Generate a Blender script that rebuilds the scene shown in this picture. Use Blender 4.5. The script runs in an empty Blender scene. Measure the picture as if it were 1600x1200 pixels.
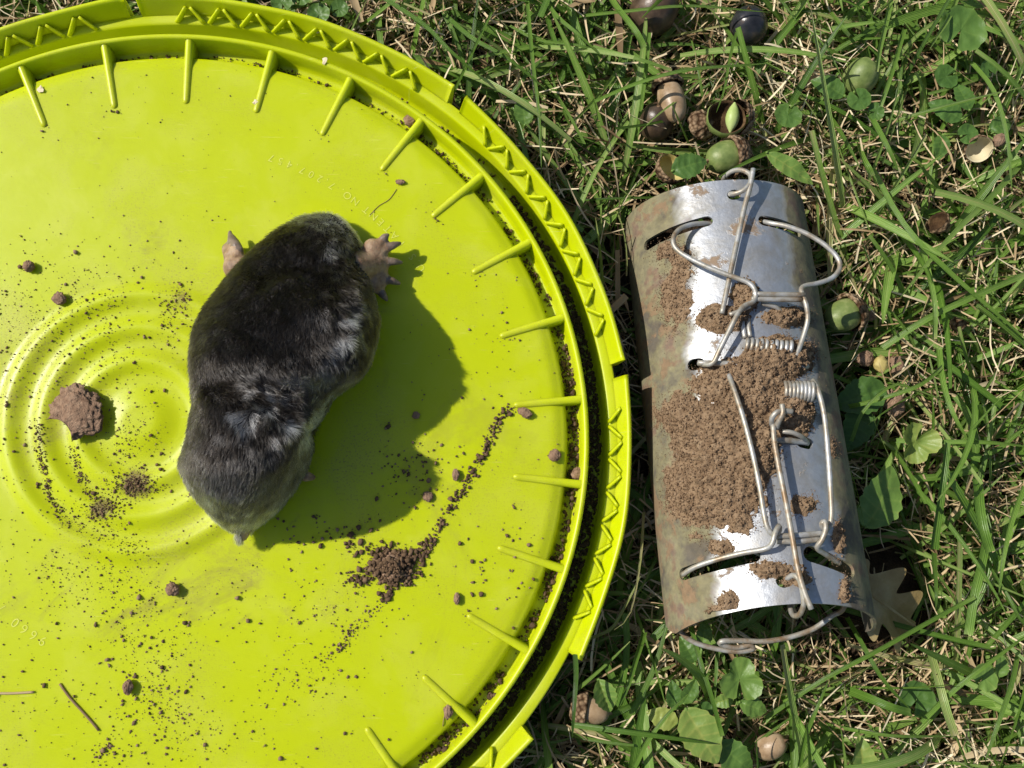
import bpy, bmesh, math, random
import numpy as np
from mathutils import Vector, Matrix, Euler

random.seed(7)
rng = np.random.default_rng(11)
sc = bpy.context.scene
col = sc.collection
MM = 0.001

# ---------------------------------------------------------------- camera, sky, sun, exposure
CAM = np.array([0.09571, -0.02305, 0.32567])
CROT = (0.12636, -0.0587, 0.0)
FPX = 1500.0                                     # focal length in pixels of the 1600 px wide photograph
cd = bpy.data.cameras.new('camera')
cam = bpy.data.objects.new('camera', cd)
col.objects.link(cam)
cam.location = CAM
cam.rotation_euler = CROT
cd.sensor_width = 36.0
cd.lens = 36.0 * FPX / 1600.0
cd.clip_start = 0.01
cd.clip_end = 200.0
sc.camera = cam

SUN_EL = math.radians(43.0)
SUN_SHADOW = math.radians(-17.0)                 # heading in which shadows fall (0 = right, minus = towards the viewer)
w = bpy.data.worlds.new('World')
sc.world = w
w.use_nodes = True
nt = w.node_tree
sky = nt.nodes.new('ShaderNodeTexSky')
sky.sky_type = 'NISHITA'
sky.sun_disc = False
sky.sun_elevation = SUN_EL
# Sky Texture: rotation 0 puts the sun towards +Y, positive turns clockwise seen from above
_sx, _sy = -math.cos(SUN_SHADOW), -math.sin(SUN_SHADOW)
sky.sun_rotation = math.atan2(_sx, _sy)
bg = nt.nodes['Background']
bg.inputs['Strength'].default_value = 0.09
nt.links.new(sky.outputs[0], bg.inputs['Color'])
ld = bpy.data.lights.new('sun', 'SUN')
ld.energy = 4.8
ld.angle = math.radians(0.53)
ld.color = (1.0, 0.955, 0.88)
sun = bpy.data.objects.new('sun', ld)
col.objects.link(sun)
_d = Vector((math.cos(SUN_SHADOW) * math.cos(SUN_EL), math.sin(SUN_SHADOW) * math.cos(SUN_EL), -math.sin(SUN_EL)))
sun.rotation_euler = _d.to_track_quat('-Z', 'Y').to_euler()
sun.location = (-0.6, 0.2, 0.8)
vs = sc.view_settings
vs.view_transform = 'Standard'
vs.look = 'None'
vs.gamma = 1.0
vs.use_curve_mapping = False
vs.exposure = 0.07
sc.cycles.use_denoising = True
sc.cycles.max_bounces = 6
sc.cycles.transparent_max_bounces = 8

# ---------------------------------------------------------------- helpers
def rot3(ax, ay, az):
    return np.array(Euler((ax, ay, az), 'XYZ').to_matrix())
RC = rot3(*CROT)

def ray(px, py):
    return RC @ np.array([(px - 800) / FPX, -(py - 600) / FPX, -1.0])

def P(px, py, z=0.0):
    """point of the place at height z (m) that stands at this spot of the photograph"""
    d = ray(px, py)
    t = (z - CAM[2]) / d[2]
    return CAM + d * t

def proj(pts):
    q = (np.asarray(pts) - CAM) @ RC
    return np.stack([800 + FPX * q[:, 0] / -q[:, 2], 600 + FPX * q[:, 1] / q[:, 2]], 1)

def _hash(i, j, k, seed):
    h = (i * 374761393 + j * 668265263 + k * 2147483647 + seed * 144665) & 0xffffffff
    h = ((h ^ (h >> 13)) * 1274126177) & 0xffffffff
    h = h ^ (h >> 16)
    return (h & 0xffff) / 65535.0

def vnoise(p, scale, seed=0, octaves=1):
    p = np.asarray(p, float) * scale
    out = np.zeros(len(p)); amp = 1.0; tot = 0.0
    for o in range(octaves):
        f = np.floor(p).astype(np.int64); u = p - f; u = u * u * (3 - 2 * u)
        v = 0
        for a in (0, 1):
            for b in (0, 1):
                for c in (0, 1):
                    wt = (u[:, 0] if a else 1 - u[:, 0]) * (u[:, 1] if b else 1 - u[:, 1]) * (u[:, 2] if c else 1 - u[:, 2])
                    v = v + wt * _hash(f[:, 0] + a, f[:, 1] + b, f[:, 2] + c, seed + o * 17)
        out += amp * v; tot += amp; amp *= 0.5; p = p * 2.03
    return out / tot * 2 - 1

def smooth(e0, e1, x):
    t = np.clip((x - e0) / (e1 - e0), 0, 1)
    return t * t * (3 - 2 * t)

def link(o, parent=None):
    col.objects.link(o)
    if parent is not None:
        o.parent = parent
    return o

def mesh(name, verts, faces, mats, parent=None, smooth_=True, tint=None, midx=None, across=None):
    """one mesh object; faces = list of tuples or an (n,3)/(n,4) array"""
    me = bpy.data.meshes.new(name)
    verts = np.asarray(verts, np.float32)
    if isinstance(faces, np.ndarray):
        n, k = faces.shape
        me.vertices.add(len(verts)); me.vertices.foreach_set('co', verts.ravel())
        me.loops.add(n * k); me.loops.foreach_set('vertex_index', faces.astype(np.int32).ravel())
        me.polygons.add(n)
        me.polygons.foreach_set('loop_start', np.arange(0, n * k, k, dtype=np.int32))
        me.polygons.foreach_set('loop_total', np.full(n, k, np.int32))
        me.update(calc_edges=True)
    else:
        me.from_pydata([tuple(v) for v in verts], [], faces)
    if not isinstance(mats, (list, tuple)):
        mats = [mats]
    for m in mats:
        me.materials.append(m)
    if midx is not None:
        me.polygons.foreach_set('material_index', np.asarray(midx, np.int32))
    if smooth_:
        me.polygons.foreach_set('use_smooth', np.ones(len(me.polygons), bool))
    if tint is not None:
        a = me.attributes.new('tint', 'FLOAT', 'POINT')
        a.data.foreach_set('value', np.asarray(tint, np.float32))
    if across is not None:
        a = me.attributes.new('across', 'FLOAT', 'POINT')
        a.data.foreach_set('value', np.asarray(across, np.float32))
    me.update()
    o = bpy.data.objects.new(name, me)
    return link(o, parent)

def empty(name, loc=(0, 0, 0), rot=(0, 0, 0)):
    o = bpy.data.objects.new(name, None)
    o.empty_display_size = 0.01
    o.location = loc; o.rotation_euler = rot
    return link(o)

def tag(o, label, cat, group=None, kind=None):
    o['label'] = label; o['category'] = cat
    if group: o['group'] = group
    if kind: o['kind'] = kind
    return o

def instance(src, name, parent, loc=(0, 0, 0), rot=(0, 0, 0), scale=(1, 1, 1)):
    o = bpy.data.objects.new(name, src)
    o.location = loc; o.rotation_euler = rot; o.scale = scale
    return link(o, parent)

def grid_faces(nu, nv, wrap_v=False, off=0):
    i = np.arange(nu - 1)[:, None]; j = np.arange(nv if wrap_v else nv - 1)[None, :]
    j2 = (j + 1) % nv
    return np.stack([i * nv + j, (i + 1) * nv + j, (i + 1) * nv + j2, i * nv + j2], -1).reshape(-1, 4) + off

def catmull(pts, n):
    pts = np.asarray(pts, float)
    if len(pts) == 2:
        return pts[0] + (pts[1] - pts[0]) * np.linspace(0, 1, n)[:, None]
    q = np.vstack([2 * pts[0] - pts[1], pts, 2 * pts[-1] - pts[-2]])
    d = np.r_[0, np.cumsum(np.linalg.norm(np.diff(pts, axis=0), axis=1))]
    s = np.linspace(0, d[-1], n); out = []
    for v in s:
        i = min(np.searchsorted(d, v, side='right') - 1, len(pts) - 2)
        t = (v - d[i]) / max(d[i + 1] - d[i], 1e-9)
        a, b, c, e = q[i:i + 4]
        out.append(0.5 * ((2 * b) + (c - a) * t + (2 * a - 5 * b + 4 * c - e) * t * t + (3 * b - a - 3 * c + e) * t ** 3))
    return np.array(out)

def tube_arrays(pts, r, sides=8, caps=True):
    pts = np.asarray(pts, float); n = len(pts)
    r = np.broadcast_to(np.asarray(r, float), (n,))
    T = np.gradient(pts, axis=0); T /= np.linalg.norm(T, axis=1)[:, None] + 1e-12
    up = np.array([0, 0, 1.0]) if abs(T[0][2]) < 0.9 else np.array([1.0, 0, 0])
    N = np.cross(T[0], up); N /= np.linalg.norm(N)
    vs_ = []
    for i in range(n):
        N = N - T[i] * (N @ T[i]); N /= np.linalg.norm(N) + 1e-12
        B = np.cross(T[i], N)
        a = np.linspace(0, 2 * np.pi, sides, endpoint=False)
        vs_.append(pts[i] + r[i] * (np.cos(a)[:, None] * N + np.sin(a)[:, None] * B))
    V = np.vstack(vs_)
    F = [tuple(int(x) for x in f) for f in grid_faces(n, sides, True)]
    if caps:
        F.append(tuple(range(sides))); F.append(tuple(range((n - 1) * sides + sides - 1, (n - 1) * sides - 1, -1)))
    return V, F

def tube(name, pts, r, m, parent=None, sides=8):
    V, F = tube_arrays(pts, r, sides)
    return mesh(name, V, F, m, parent)

# ---------------------------------------------------------------- materials
def mat(name):
    m = bpy.data.materials.new(name); m.use_nodes = True
    t = m.node_tree
    return m, t, t.nodes['Principled BSDF'], t.nodes['Material Output']

def N(t, kind, **kw):
    n = t.nodes.new(kind)
    for k, v in kw.items():
        if k in n.inputs: n.inputs[k].default_value = v
        else: setattr(n, k, v)
    return n

def ramp(t, stops, fac=None, interp='LINEAR'):
    r = t.nodes.new('ShaderNodeValToRGB'); cr = r.color_ramp; cr.interpolation = interp
    while len(cr.elements) < len(stops): cr.elements.new(0.5)
    for e, (p, c) in zip(cr.elements, stops):
        e.position = p; e.color = (*c, 1) if len(c) == 3 else c
    if fac is not None: t.links.new(fac, r.inputs['Fac'])
    return r

def noise_node(t, scale, detail=4, rough=0.55, co=None, dist=0.0):
    n = N(t, 'ShaderNodeTexNoise')
    n.inputs['Scale'].default_value = scale; n.inputs['Detail'].default_value = detail
    n.inputs['Roughness'].default_value = rough; n.inputs['Distortion'].default_value = dist
    if co is not None: t.links.new(co, n.inputs['Vector'])
    return n

def mixc(t, fac, a, b):
    m = t.nodes.new('ShaderNodeMix'); m.data_type = 'RGBA'
    for sock, v in ((m.inputs[0], fac), (m.inputs[6], a), (m.inputs[7], b)):
        if hasattr(v, 'links'): t.links.new(v, sock)
        elif isinstance(v, (int, float)): sock.default_value = v
        else: sock.default_value = (*v, 1)
    return m.outputs[2]

def math_(t, op, a, b=None, clamp=False):
    m = t.nodes.new('ShaderNodeMath'); m.operation = op; m.use_clamp = clamp
    for i, v in enumerate((a, b)):
        if v is None: continue
        if hasattr(v, 'links'): t.links.new(v, m.inputs[i])
        else: m.inputs[i].default_value = v
    return m.outputs[0]

def bump(t, bs, h, dist, strength=1.0):
    b = t.nodes.new('ShaderNodeBump'); b.inputs['Distance'].default_value = dist
    b.inputs['Strength'].default_value = strength
    t.links.new(h, b.inputs['Height']); t.links.new(b.outputs[0], bs.inputs['Normal'])
    return b

def objco(t):
    return N(t, 'ShaderNodeTexCoord').outputs['Object']

def mat_lid():
    m, t, bs, out = mat('lime_polyethylene')
    co = objco(t)
    n1 = noise_node(t, 9, 3, 0.5, co); n2 = noise_node(t, 45, 5, 0.6, co, 0.4)
    n3 = noise_node(t, 420, 3, 0.6, co); n4 = noise_node(t, 1500, 2, 0.6, co)
    base = mixc(t, n1.outputs[0], (0.465, 0.535, 0.001), (0.505, 0.573, 0.0015))
    # scuffed, chalky film in soft patches
    film = ramp(t, [(0.50, (0, 0, 0)), (0.78, (1, 1, 1))], n2.outputs[0])
    c1 = mixc(t, math_(t, 'MULTIPLY', film.outputs[0], 0.34), base, (0.60, 0.62, 0.09))
    # dried mud haze: fine speckle where a larger noise allows it, and stronger towards the moulded rings
    n5 = noise_node(t, 24, 4, 0.65, co, 0.6)
    vm = N(t, 'ShaderNodeVectorMath', operation='LENGTH'); t.links.new(co, vm.inputs[0])
    ringz = ramp(t, [(0.020, (0.35, 0.35, 0.35)), (0.052, (1, 1, 1)), (0.085, (0.42, 0.42, 0.42)), (0.140, (0.28, 0.28, 0.28))], vm.outputs['Value'])
    reg = ramp(t, [(0.47, (0, 0, 0)), (0.66, (1, 1, 1))], n5.outputs[0])
    spk = ramp(t, [(0.56, (0, 0, 0)), (0.66, (1, 1, 1))], n4.outputs[0])
    dirt = math_(t, 'MULTIPLY', math_(t, 'MULTIPLY', reg.outputs[0], spk.outputs[0]), ringz.outputs[0])
    c2 = mixc(t, math_(t, 'MULTIPLY', dirt, 0.9), c1, (0.22, 0.155, 0.055))
    wash = math_(t, 'MULTIPLY', math_(t, 'MULTIPLY', reg.outputs[0], ringz.outputs[0]), 0.26)
    c3 = mixc(t, wash, c2, (0.36, 0.30, 0.10))
    # brown smears of wiped mud, and hairline scuffs in two directions
    n6 = noise_node(t, 17, 6, 0.70, co, 1.2)
    smear = ramp(t, [(0.565, (0, 0, 0)), (0.66, (1, 1, 1))], n6.outputs[0])
    sm2 = math_(t, 'MULTIPLY', math_(t, 'MULTIPLY', smear.outputs[0], ringz.outputs[0]), math_(t, 'ADD', 0.15, math_(t, 'MULTIPLY', n3.outputs[0], 0.75)))
    c3 = mixc(t, math_(t, 'MULTIPLY', sm2, 1.0), c3, (0.25, 0.19, 0.06))
    # powder ground into the plastic where soil lay: (x, y, radius, strength) on the lid
    pw = None
    for px_, py_, rp, st_ in ((214, 757, 44, 1.0), (157, 796, 34, .95), (105, 815, 60, .45), (200, 690, 60, .35), (66, 730, 40, .45), (612, 888, 60, .9), (568, 900, 45, .5), (668, 850, 40, .5), (285, 468, 34, .7), (322, 362, 30, .4), (228, 1015, 80, .35), (100, 480, 85, .40), (40, 560, 60, .40),
                              (515, 950, 70, .35), (735, 748, 45, .35), (480, 1070, 55, .35), (240, 1085, 50, .45), (110, 890, 90, .30), (300, 1160, 70, .30)):
        c_ = P(px_, py_, 0.0)
        sb = N(t, 'ShaderNodeVectorMath', operation='DISTANCE'); t.links.new(co, sb.inputs[0]); sb.inputs[1].default_value = (c_[0], c_[1], 0.0)
        fo = math_(t, 'MULTIPLY', math_(t, 'SUBTRACT', 1.0, math_(t, 'DIVIDE', sb.outputs['Value'], rp / 4.55 * MM), True), st_ * 1.5)
        pw = fo if pw is None else math_(t, 'MAXIMUM', pw, fo)
    pn = math_(t, 'ADD', math_(t, 'MULTIPLY', n3.outputs[0], .6), math_(t, 'MULTIPLY', n4.outputs[0], .7))
    pf = math_(t, 'SUBTRACT', math_(t, 'ADD', pw, math_(t, 'MULTIPLY', n2.outputs[0], .5)), math_(t, 'MULTIPLY', pn, 1.25))
    pmask = ramp(t, [(0.02, (0, 0, 0)), (0.45, (1, 1, 1))], math_(t, 'MULTIPLY', pf, math_(t, 'GREATER_THAN', pw, 0.01)))
    c3 = mixc(t, math_(t, 'MULTIPLY', pmask.outputs[0], 0.85), c3, mixc(t, n4.outputs[0], (0.12, 0.075, 0.032), (0.27, 0.19, 0.085)))
    scr = None
    for ang, sc_ in ((0.5, (70, 1500, 1)), (2.2, (55, 1900, 1)), (1.3, (95, 1700, 1))):
        mp = N(t, 'ShaderNodeMapping'); mp.inputs['Rotation'].default_value = (0, 0, ang); mp.inputs['Scale'].default_value = sc_
        t.links.new(co, mp.inputs['Vector'])
        ns_ = noise_node(t, 1.0, 2, 0.5, mp.outputs[0])
        rs_ = ramp(t, [(0.71, (0, 0, 0)), (0.77, (1, 1, 1))], ns_.outputs[0])
        scr = rs_.outputs[0] if scr is None else math_(t, 'MAXIMUM', scr, rs_.outputs[0])
    c3 = mixc(t, math_(t, 'MULTIPLY', scr, 0.30), c3, (0.72, 0.72, 0.22))
    t.links.new(c3, bs.inputs['Base Color'])
    rr = ramp(t, [(0.3, (0.30, 0.30, 0.30)), (0.75, (0.46, 0.46, 0.46))], n2.outputs[0])
    rgh = math_(t, 'ADD', rr.outputs[0], math_(t, 'MULTIPLY', math_(t, 'MAXIMUM', dirt, scr), 0.35), True)
    t.links.new(rgh, bs.inputs['Roughness'])
    bs.inputs['IOR'].default_value = 1.5
    bs.inputs['Specular IOR Level'].default_value = 0.36
    bs.inputs['Subsurface Weight'].default_value = 0.45
    bs.inputs['Subsurface Radius'].default_value = (0.9, 1.0, 0.03)
    bs.inputs['Subsurface Scale'].default_value = 0.004
    h = math_(t, 'ADD', math_(t, 'MULTIPLY', n3.outputs[0], 0.25), math_(t, 'MULTIPLY', n2.outputs[0], 1.0))
    bump(t, bs, h, 0.00022, 0.35)
    return m

def mat_fur():
    m, t, bs, out = mat('mole_fur')
    hb = t.nodes.new('ShaderNodeBsdfHairPrincipled')
    hb.parametrization = 'COLOR'
    at = N(t, 'ShaderNodeAttribute', attribute_name='tint')
    r = ramp(t, [(0.0, (0.005, 0.0036, 0.0026)), (0.30, (0.017, 0.0130, 0.0098)), (0.62, (0.072, 0.066, 0.063)), (1.0, (0.55, 0.54, 0.53))], at.outputs['Fac'])
    t.links.new(r.outputs[0], hb.inputs['Color'])
    hb.inputs['Roughness'].default_value = 0.30
    hb.inputs['Radial Roughness'].default_value = 0.5
    hb.inputs['Coat'].default_value = 0.0
    hb.inputs['Random Roughness'].default_value = 0.3
    t.links.new(hb.outputs[0], out.inputs[0])
    return m

def mat_simple(name, stops, scale, rough=0.7, bdist=0.0, bscale=None, spec=0.4, detail=5, sub=0.0):
    m, t, bs, out = mat(name)
    co = objco(t)
    n = noise_node(t, scale, detail, 0.6, co)
    r = ramp(t, stops, n.outputs[0])
    t.links.new(r.outputs[0], bs.inputs['Base Color'])
    bs.inputs['Roughness'].default_value = rough
    bs.inputs['Specular IOR Level'].default_value = spec
    if sub:
        bs.inputs['Subsurface Weight'].default_value = sub
        bs.inputs['Subsurface Radius'].default_value = (1, 0.4, 0.2); bs.inputs['Subsurface Scale'].default_value = 0.002
    if bdist:
        nb = noise_node(t, bscale, 5, 0.65, co)
        bump(t, bs, nb.outputs[0], bdist)
    return m

def mat_tint(name, stops, rough=0.8, spec=0.3, trans=0.0, noise_scale=0, bdist=0.0, nmix=0.25, veins=0.0):
    """colour picked per piece from the tint attribute"""
    m, t, bs, out = mat(name)
    at = N(t, 'ShaderNodeAttribute', attribute_name='tint')
    fac = at.outputs['Fac']
    co = objco(t)
    if noise_scale:
        n = noise_node(t, noise_scale, 4, 0.6, co)
        fac = math_(t, 'ADD', fac, math_(t, 'MULTIPLY', math_(t, 'SUBTRACT', n.outputs[0], 0.5), nmix), True)
        if bdist: bump(t, bs, n.outputs[0], bdist)
    if veins:
        ac = N(t, 'ShaderNodeAttribute', attribute_name='across')
        wob = noise_node(t, 900, 2, 0.5, co)
        sv = math_(t, 'SINE', math_(t, 'ADD', math_(t, 'MULTIPLY', ac.outputs['Fac'], 19.0), math_(t, 'MULTIPLY', wob.outputs[0], 2.0)))
        mid = math_(t, 'SUBTRACT', 1.0, math_(t, 'MULTIPLY', math_(t, 'ABSOLUTE', ac.outputs['Fac']), 9.0), True)
        vv = math_(t, 'ADD', math_(t, 'MULTIPLY', sv, veins), math_(t, 'MULTIPLY', mid, veins * 2.2))
        fac = math_(t, 'ADD', fac, vv, True)
        bump(t, bs, math_(t, 'SUBTRACT', sv, mid), 0.00006)
    r = ramp(t, stops, fac)
    t.links.new(r.outputs[0], bs.inputs['Base Color'])
    bs.inputs['Roughness'].default_value = rough
    bs.inputs['Specular IOR Level'].default_value = spec
    if trans:
        tr = t.nodes.new('ShaderNodeBsdfTranslucent')
        hs = N(t, 'ShaderNodeHueSaturation'); hs.inputs['Hue'].default_value = 0.485; hs.inputs['Value'].default_value = 1.25
        t.links.new(r.outputs[0], hs.inputs['Color']); t.links.new(hs.outputs[0], tr.inputs[0])
        mx = t.nodes.new('ShaderNodeMixShader'); mx.inputs[0].default_value = trans
        t.links.new(bs.outputs[0], mx.inputs[1]); t.links.new(tr.outputs[0], mx.inputs[2]); t.links.new(mx.outputs[0], out.inputs[0])
    return m

def mat_zinc():
    m, t, bs, out = mat('galvanised_steel')
    co = objco(t)
    sp = N(t, 'ShaderNodeTexVoronoi', feature='F1'); sp.inputs['Scale'].default_value = 900; t.links.new(co, sp.inputs['Vector'])
    n1 = noise_node(t, 60, 5, 0.6, co); n2 = noise_node(t, 380, 4, 0.65, co); n3 = noise_node(t, 28, 5, 0.62, co, 0.5)
    metal = mixc(t, n1.outputs[0], (0.42, 0.435, 0.46), (0.60, 0.615, 0.635))
    metal = mixc(t, math_(t, 'MULTIPLY', sp.outputs['Color'], 0.30), metal, (0.26, 0.28, 0.31))
    nd = noise_node(t, 110, 6, 0.7, co, 0.4)
    dusty = ramp(t, [(0.42, (0, 0, 0)), (0.68, (1, 1, 1))], nd.outputs[0])
    metal = mixc(t, math_(t, 'MULTIPLY', dusty.outputs[0], 0.60), metal, (0.33, 0.29, 0.22))
    sep = N(t, 'ShaderNodeSeparateXYZ'); t.links.new(co, sep.inputs[0])
    x, y, z = sep.outputs
    # mud washed down both flanks (low on the arch), rust-brown and olive
    low = math_(t, 'SUBTRACT', 0.0268, z)                                   # > 0 below 25 mm
    flank = math_(t, 'MULTIPLY', low, 185.0)
    side = math_(t, 'MULTIPLY', math_(t, 'GREATER_THAN', x, 0.0), -0.20)
    mudv = math_(t, 'ADD', math_(t, 'ADD', flank, side), math_(t, 'MULTIPLY', math_(t, 'SUBTRACT', n3.outputs[0], 0.5), 2.6))
    mudf = ramp(t, [(0.18, (0, 0, 0)), (0.62, (1, 1, 1))], mudv)
    olive = ramp(t, [(0.38, (0.095, 0.070, 0.034)), (0.47, (0.200, 0.170, 0.066)), (0.53, (0.235, 0.200, 0.085)), (0.60, (0.190, 0.105, 0.048))], n1.outputs[0])
    fine = ramp(t, [(0.35, (0.62, 0.62, 0.62)), (0.7, (1, 1, 1))], n2.outputs[0])
    oc = N(t, 'ShaderNodeMix', data_type='RGBA', blend_type='MULTIPLY'); oc.inputs[0].default_value = 1.0
    t.links.new(olive.outputs[0], oc.inputs[6]); t.links.new(fine.outputs[0], oc.inputs[7])
    # caked brown smears with ragged edges
    n4 = noise_node(t, 75, 6, 0.68, co, 0.3)
    cake = ramp(t, [(0.590, (0, 0, 0)), (0.640, (1, 1, 1))], math_(t, 'ADD', n4.outputs[0], math_(t, 'MULTIPLY', x, -2.0)))
    cakec = mixc(t, n2.outputs[0], (0.13, 0.082, 0.045), (0.31, 0.205, 0.115))
    c = mixc(t, math_(t, 'MULTIPLY', mudf.outputs[0], 0.90), metal, oc.outputs[2])
    c = mixc(t, math_(t, 'MULTIPLY', cake.outputs[0], 0.9), c, cakec)
    t.links.new(c, bs.inputs['Base Color'])
    dirty = math_(t, 'MAXIMUM', math_(t, 'MULTIPLY', mudf.outputs[0], 0.9), cake.outputs[0])
    t.links.new(math_(t, 'SUBTRACT', 0.72, math_(t, 'MULTIPLY', dirty, 0.80), True), bs.inputs['Metallic'])
    t.links.new(math_(t, 'ADD', math_(t, 'MULTIPLY', dirty, 0.45), math_(t, 'ADD', 0.40, math_(t, 'MULTIPLY', nd.outputs[0], 0.20)), True), bs.inputs['Roughness'])
    h = math_(t, 'ADD', math_(t, 'MULTIPLY', cake.outputs[0], 0.6), math_(t, 'ADD', math_(t, 'MULTIPLY', n2.outputs[0], 0.5), math_(t, 'MULTIPLY', n1.outputs[0], 1.8)))
    bump(t, bs, h, 0.0005, 0.55)
    return m

def mat_wire(name, rust):
    m, t, bs, out = mat(name)
    co = objco(t)
    n = noise_node(t, 160, 5, 0.65, co)
    r = ramp(t, [(0.40 - rust * 0.2, (0.50, 0.50, 0.49)), (0.55 - rust * 0.15, (0.38, 0.35, 0.29)), (0.72 - rust * 0.15, (0.25, 0.165, 0.09))], n.outputs[0])
    t.links.new(r.outputs[0], bs.inputs['Base Color'])
    bs.inputs['Metallic'].default_value = 0.55 - rust * 0.3
    bs.inputs['Roughness'].default_value = 0.48
    bump(t, bs, n.outputs[0], 0.0003, 0.5)
    return m

M = {}
M['lid'] = mat_lid()
M['letter'] = mat_simple('pale_raised_letters', [(0.3, (0.58, 0.62, 0.05)), (0.7, (0.68, 0.70, 0.14))], 300, 0.5, 0, None, 0.4)  # letters given a paler lime than the lid
M['fur'] = mat_fur()
M['hide'] = mat_simple('mole_hide', [(0.3, (0.014, 0.012, 0.011)), (0.7, (0.03, 0.027, 0.025))], 200, 0.75, 0.0004, 900)
M['paw'] = mat_simple('mole_paw_skin', [(0.3, (0.14, 0.078, 0.040)), (0.5, (0.30, 0.195, 0.115)), (0.7, (0.43, 0.305, 0.19))], 260, 0.5, 0.0004, 700, 0.4, 5, 0.2)
M['claw'] = mat_simple('mole_claw_horn', [(0.3, (0.10, 0.068, 0.045)), (0.7, (0.24, 0.18, 0.135))], 300, 0.35, 0.0002, 900, 0.5)
SOIL = [(0.0, (0.055, 0.035, 0.020)), (0.45, (0.125, 0.078, 0.045)), (0.75, (0.195, 0.125, 0.072)), (1.0, (0.29, 0.20, 0.125))]
M['crumb'] = mat_tint('soil_crumb', SOIL, 0.95, 0.15, 0, 900, 0.0004, 0.5)
M['clod'] = mat_simple('dry_soil_clod', [(0.25, (0.17, 0.10, 0.062)), (0.5, (0.33, 0.21, 0.135)), (0.75, (0.45, 0.31, 0.205))], 420, 0.95, 0.0010, 1300, 0.15)
M['cake'] = mat_simple('caked_trap_soil', [(0.25, (0.165, 0.104, 0.058)), (0.5, (0.285, 0.190, 0.112)), (0.75, (0.39, 0.275, 0.170))], 330, 0.95, 0.0012, 1100, 0.15)
M['zinc'] = mat_zinc()
M['wire'] = mat_wire('steel_wire', 0.25)
M['rusty'] = mat_wire('rusty_steel_wire', 0.75)
def mat_ground():
    m, t, bs, out = mat('topsoil_and_far_turf')
    co = objco(t)
    n = noise_node(t, 160, 5, 0.6, co); nb = noise_node(t, 240, 5, 0.65, co); ng = noise_node(t, 55, 8, 0.75, co)
    soil_c = ramp(t, [(0.3, (0.022, 0.015, 0.010)), (0.55, (0.055, 0.036, 0.022)), (0.75, (0.11, 0.078, 0.045))], n.outputs[0])
    turf_c = ramp(t, [(0.32, (0.020, 0.040, 0.008)), (0.48, (0.075, 0.135, 0.025)), (0.58, (0.15, 0.22, 0.05)), (0.70, (0.36, 0.30, 0.16))], ng.outputs[0])
    d = N(t, 'ShaderNodeVectorMath', operation='DISTANCE'); t.links.new(co, d.inputs[0]); d.inputs[1].default_value = (0.09, 0.03, GZ_)
    far = ramp(t, [(0.36, (0, 0, 0)), (0.46, (1, 1, 1))], d.outputs['Value'])
    t.links.new(mixc(t, far.outputs[0], soil_c.outputs[0], turf_c.outputs[0]), bs.inputs['Base Color'])
    bs.inputs['Roughness'].default_value = 0.95; bs.inputs['Specular IOR Level'].default_value = 0.1
    bump(t, bs, nb.outputs[0], 0.004)
    return m
GZ_ = -0.037
M['ground'] = mat_ground()
M['grass'] = mat_tint('grass_blade', [(0.0, (0.045, 0.100, 0.014)), (0.30, (0.105, 0.215, 0.026)), (0.60, (0.205, 0.350, 0.058)), (0.82, (0.345, 0.470, 0.135)), (0.93, (0.46, 0.45, 0.14)), (1.0, (0.62, 0.54, 0.30))], 0.38, 0.5, 0.36, 150, 0, 0.34, veins=0.055)
M['straw'] = mat_tint('dry_thatch', [(0.0, (0.09, 0.054, 0.026)), (0.30, (0.31, 0.205, 0.10)), (0.60, (0.56, 0.42, 0.235)), (1.0, (0.82, 0.70, 0.47))], 0.6, 0.35, 0.15, 300, 0, 0.2)
M['weed'] = mat_tint('weed_leaf', [(0.0, (0.030, 0.080, 0.015)), (0.4, (0.085, 0.175, 0.034)), (0.75, (0.170, 0.285, 0.055)), (1.0, (0.32, 0.37, 0.085))], 0.45, 0.45, 0.28, 170, 0.0005, 0.35)
M['oakleaf'] = mat_simple('dry_oak_leaf', [(0.3, (0.22, 0.145, 0.05)), (0.5, (0.34, 0.24, 0.09)), (0.7, (0.45, 0.35, 0.17))], 70, 0.55, 0.0006, 200, 0.4)

print('materials done')
# ================================================================ THE SETTING: ground
GZ = -0.037
def build_ground():
    xs = np.r_[-30, -8, -2, -0.8, np.linspace(-0.45, 0.60, 130), 1.0, 2.4, 8, 30]
    ys = np.r_[-30, -8, -2, -0.8, np.linspace(-0.45, 0.50, 120), 0.9, 2.4, 8, 30]
    X, Y = np.meshgrid(xs, ys, indexing='ij')
    V = np.stack([X.ravel(), Y.ravel(), np.full(X.size, GZ)], 1)
    near = (np.abs(V[:, 0]) < 0.8) & (np.abs(V[:, 1]) < 0.8)
    V[:, 2] += np.where(near, 0.0025 * vnoise(V, 60, 3, 3), 0)
    o = mesh('ground', V, grid_faces(len(xs), len(ys)), M['ground'])
    o['kind'] = 'structure'
    o['label'] = 'dark topsoil under the lawn, running out into far turf'
build_ground()

# ================================================================ THE BUCKET LID (upside down)
lid = tag(empty('bucket_lid', (0, 0, 0)), 'lime green plastic bucket lid lying upside down on the grass', 'lid')

def lid_top(r):
    """height (mm) of the lid's floor at radius r (mm)"""
    r = np.asarray(r, float)
    z = np.zeros_like(r)
    z -= 1.3 * smooth(127, 133.4, r) ** 2.2
    return z

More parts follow.
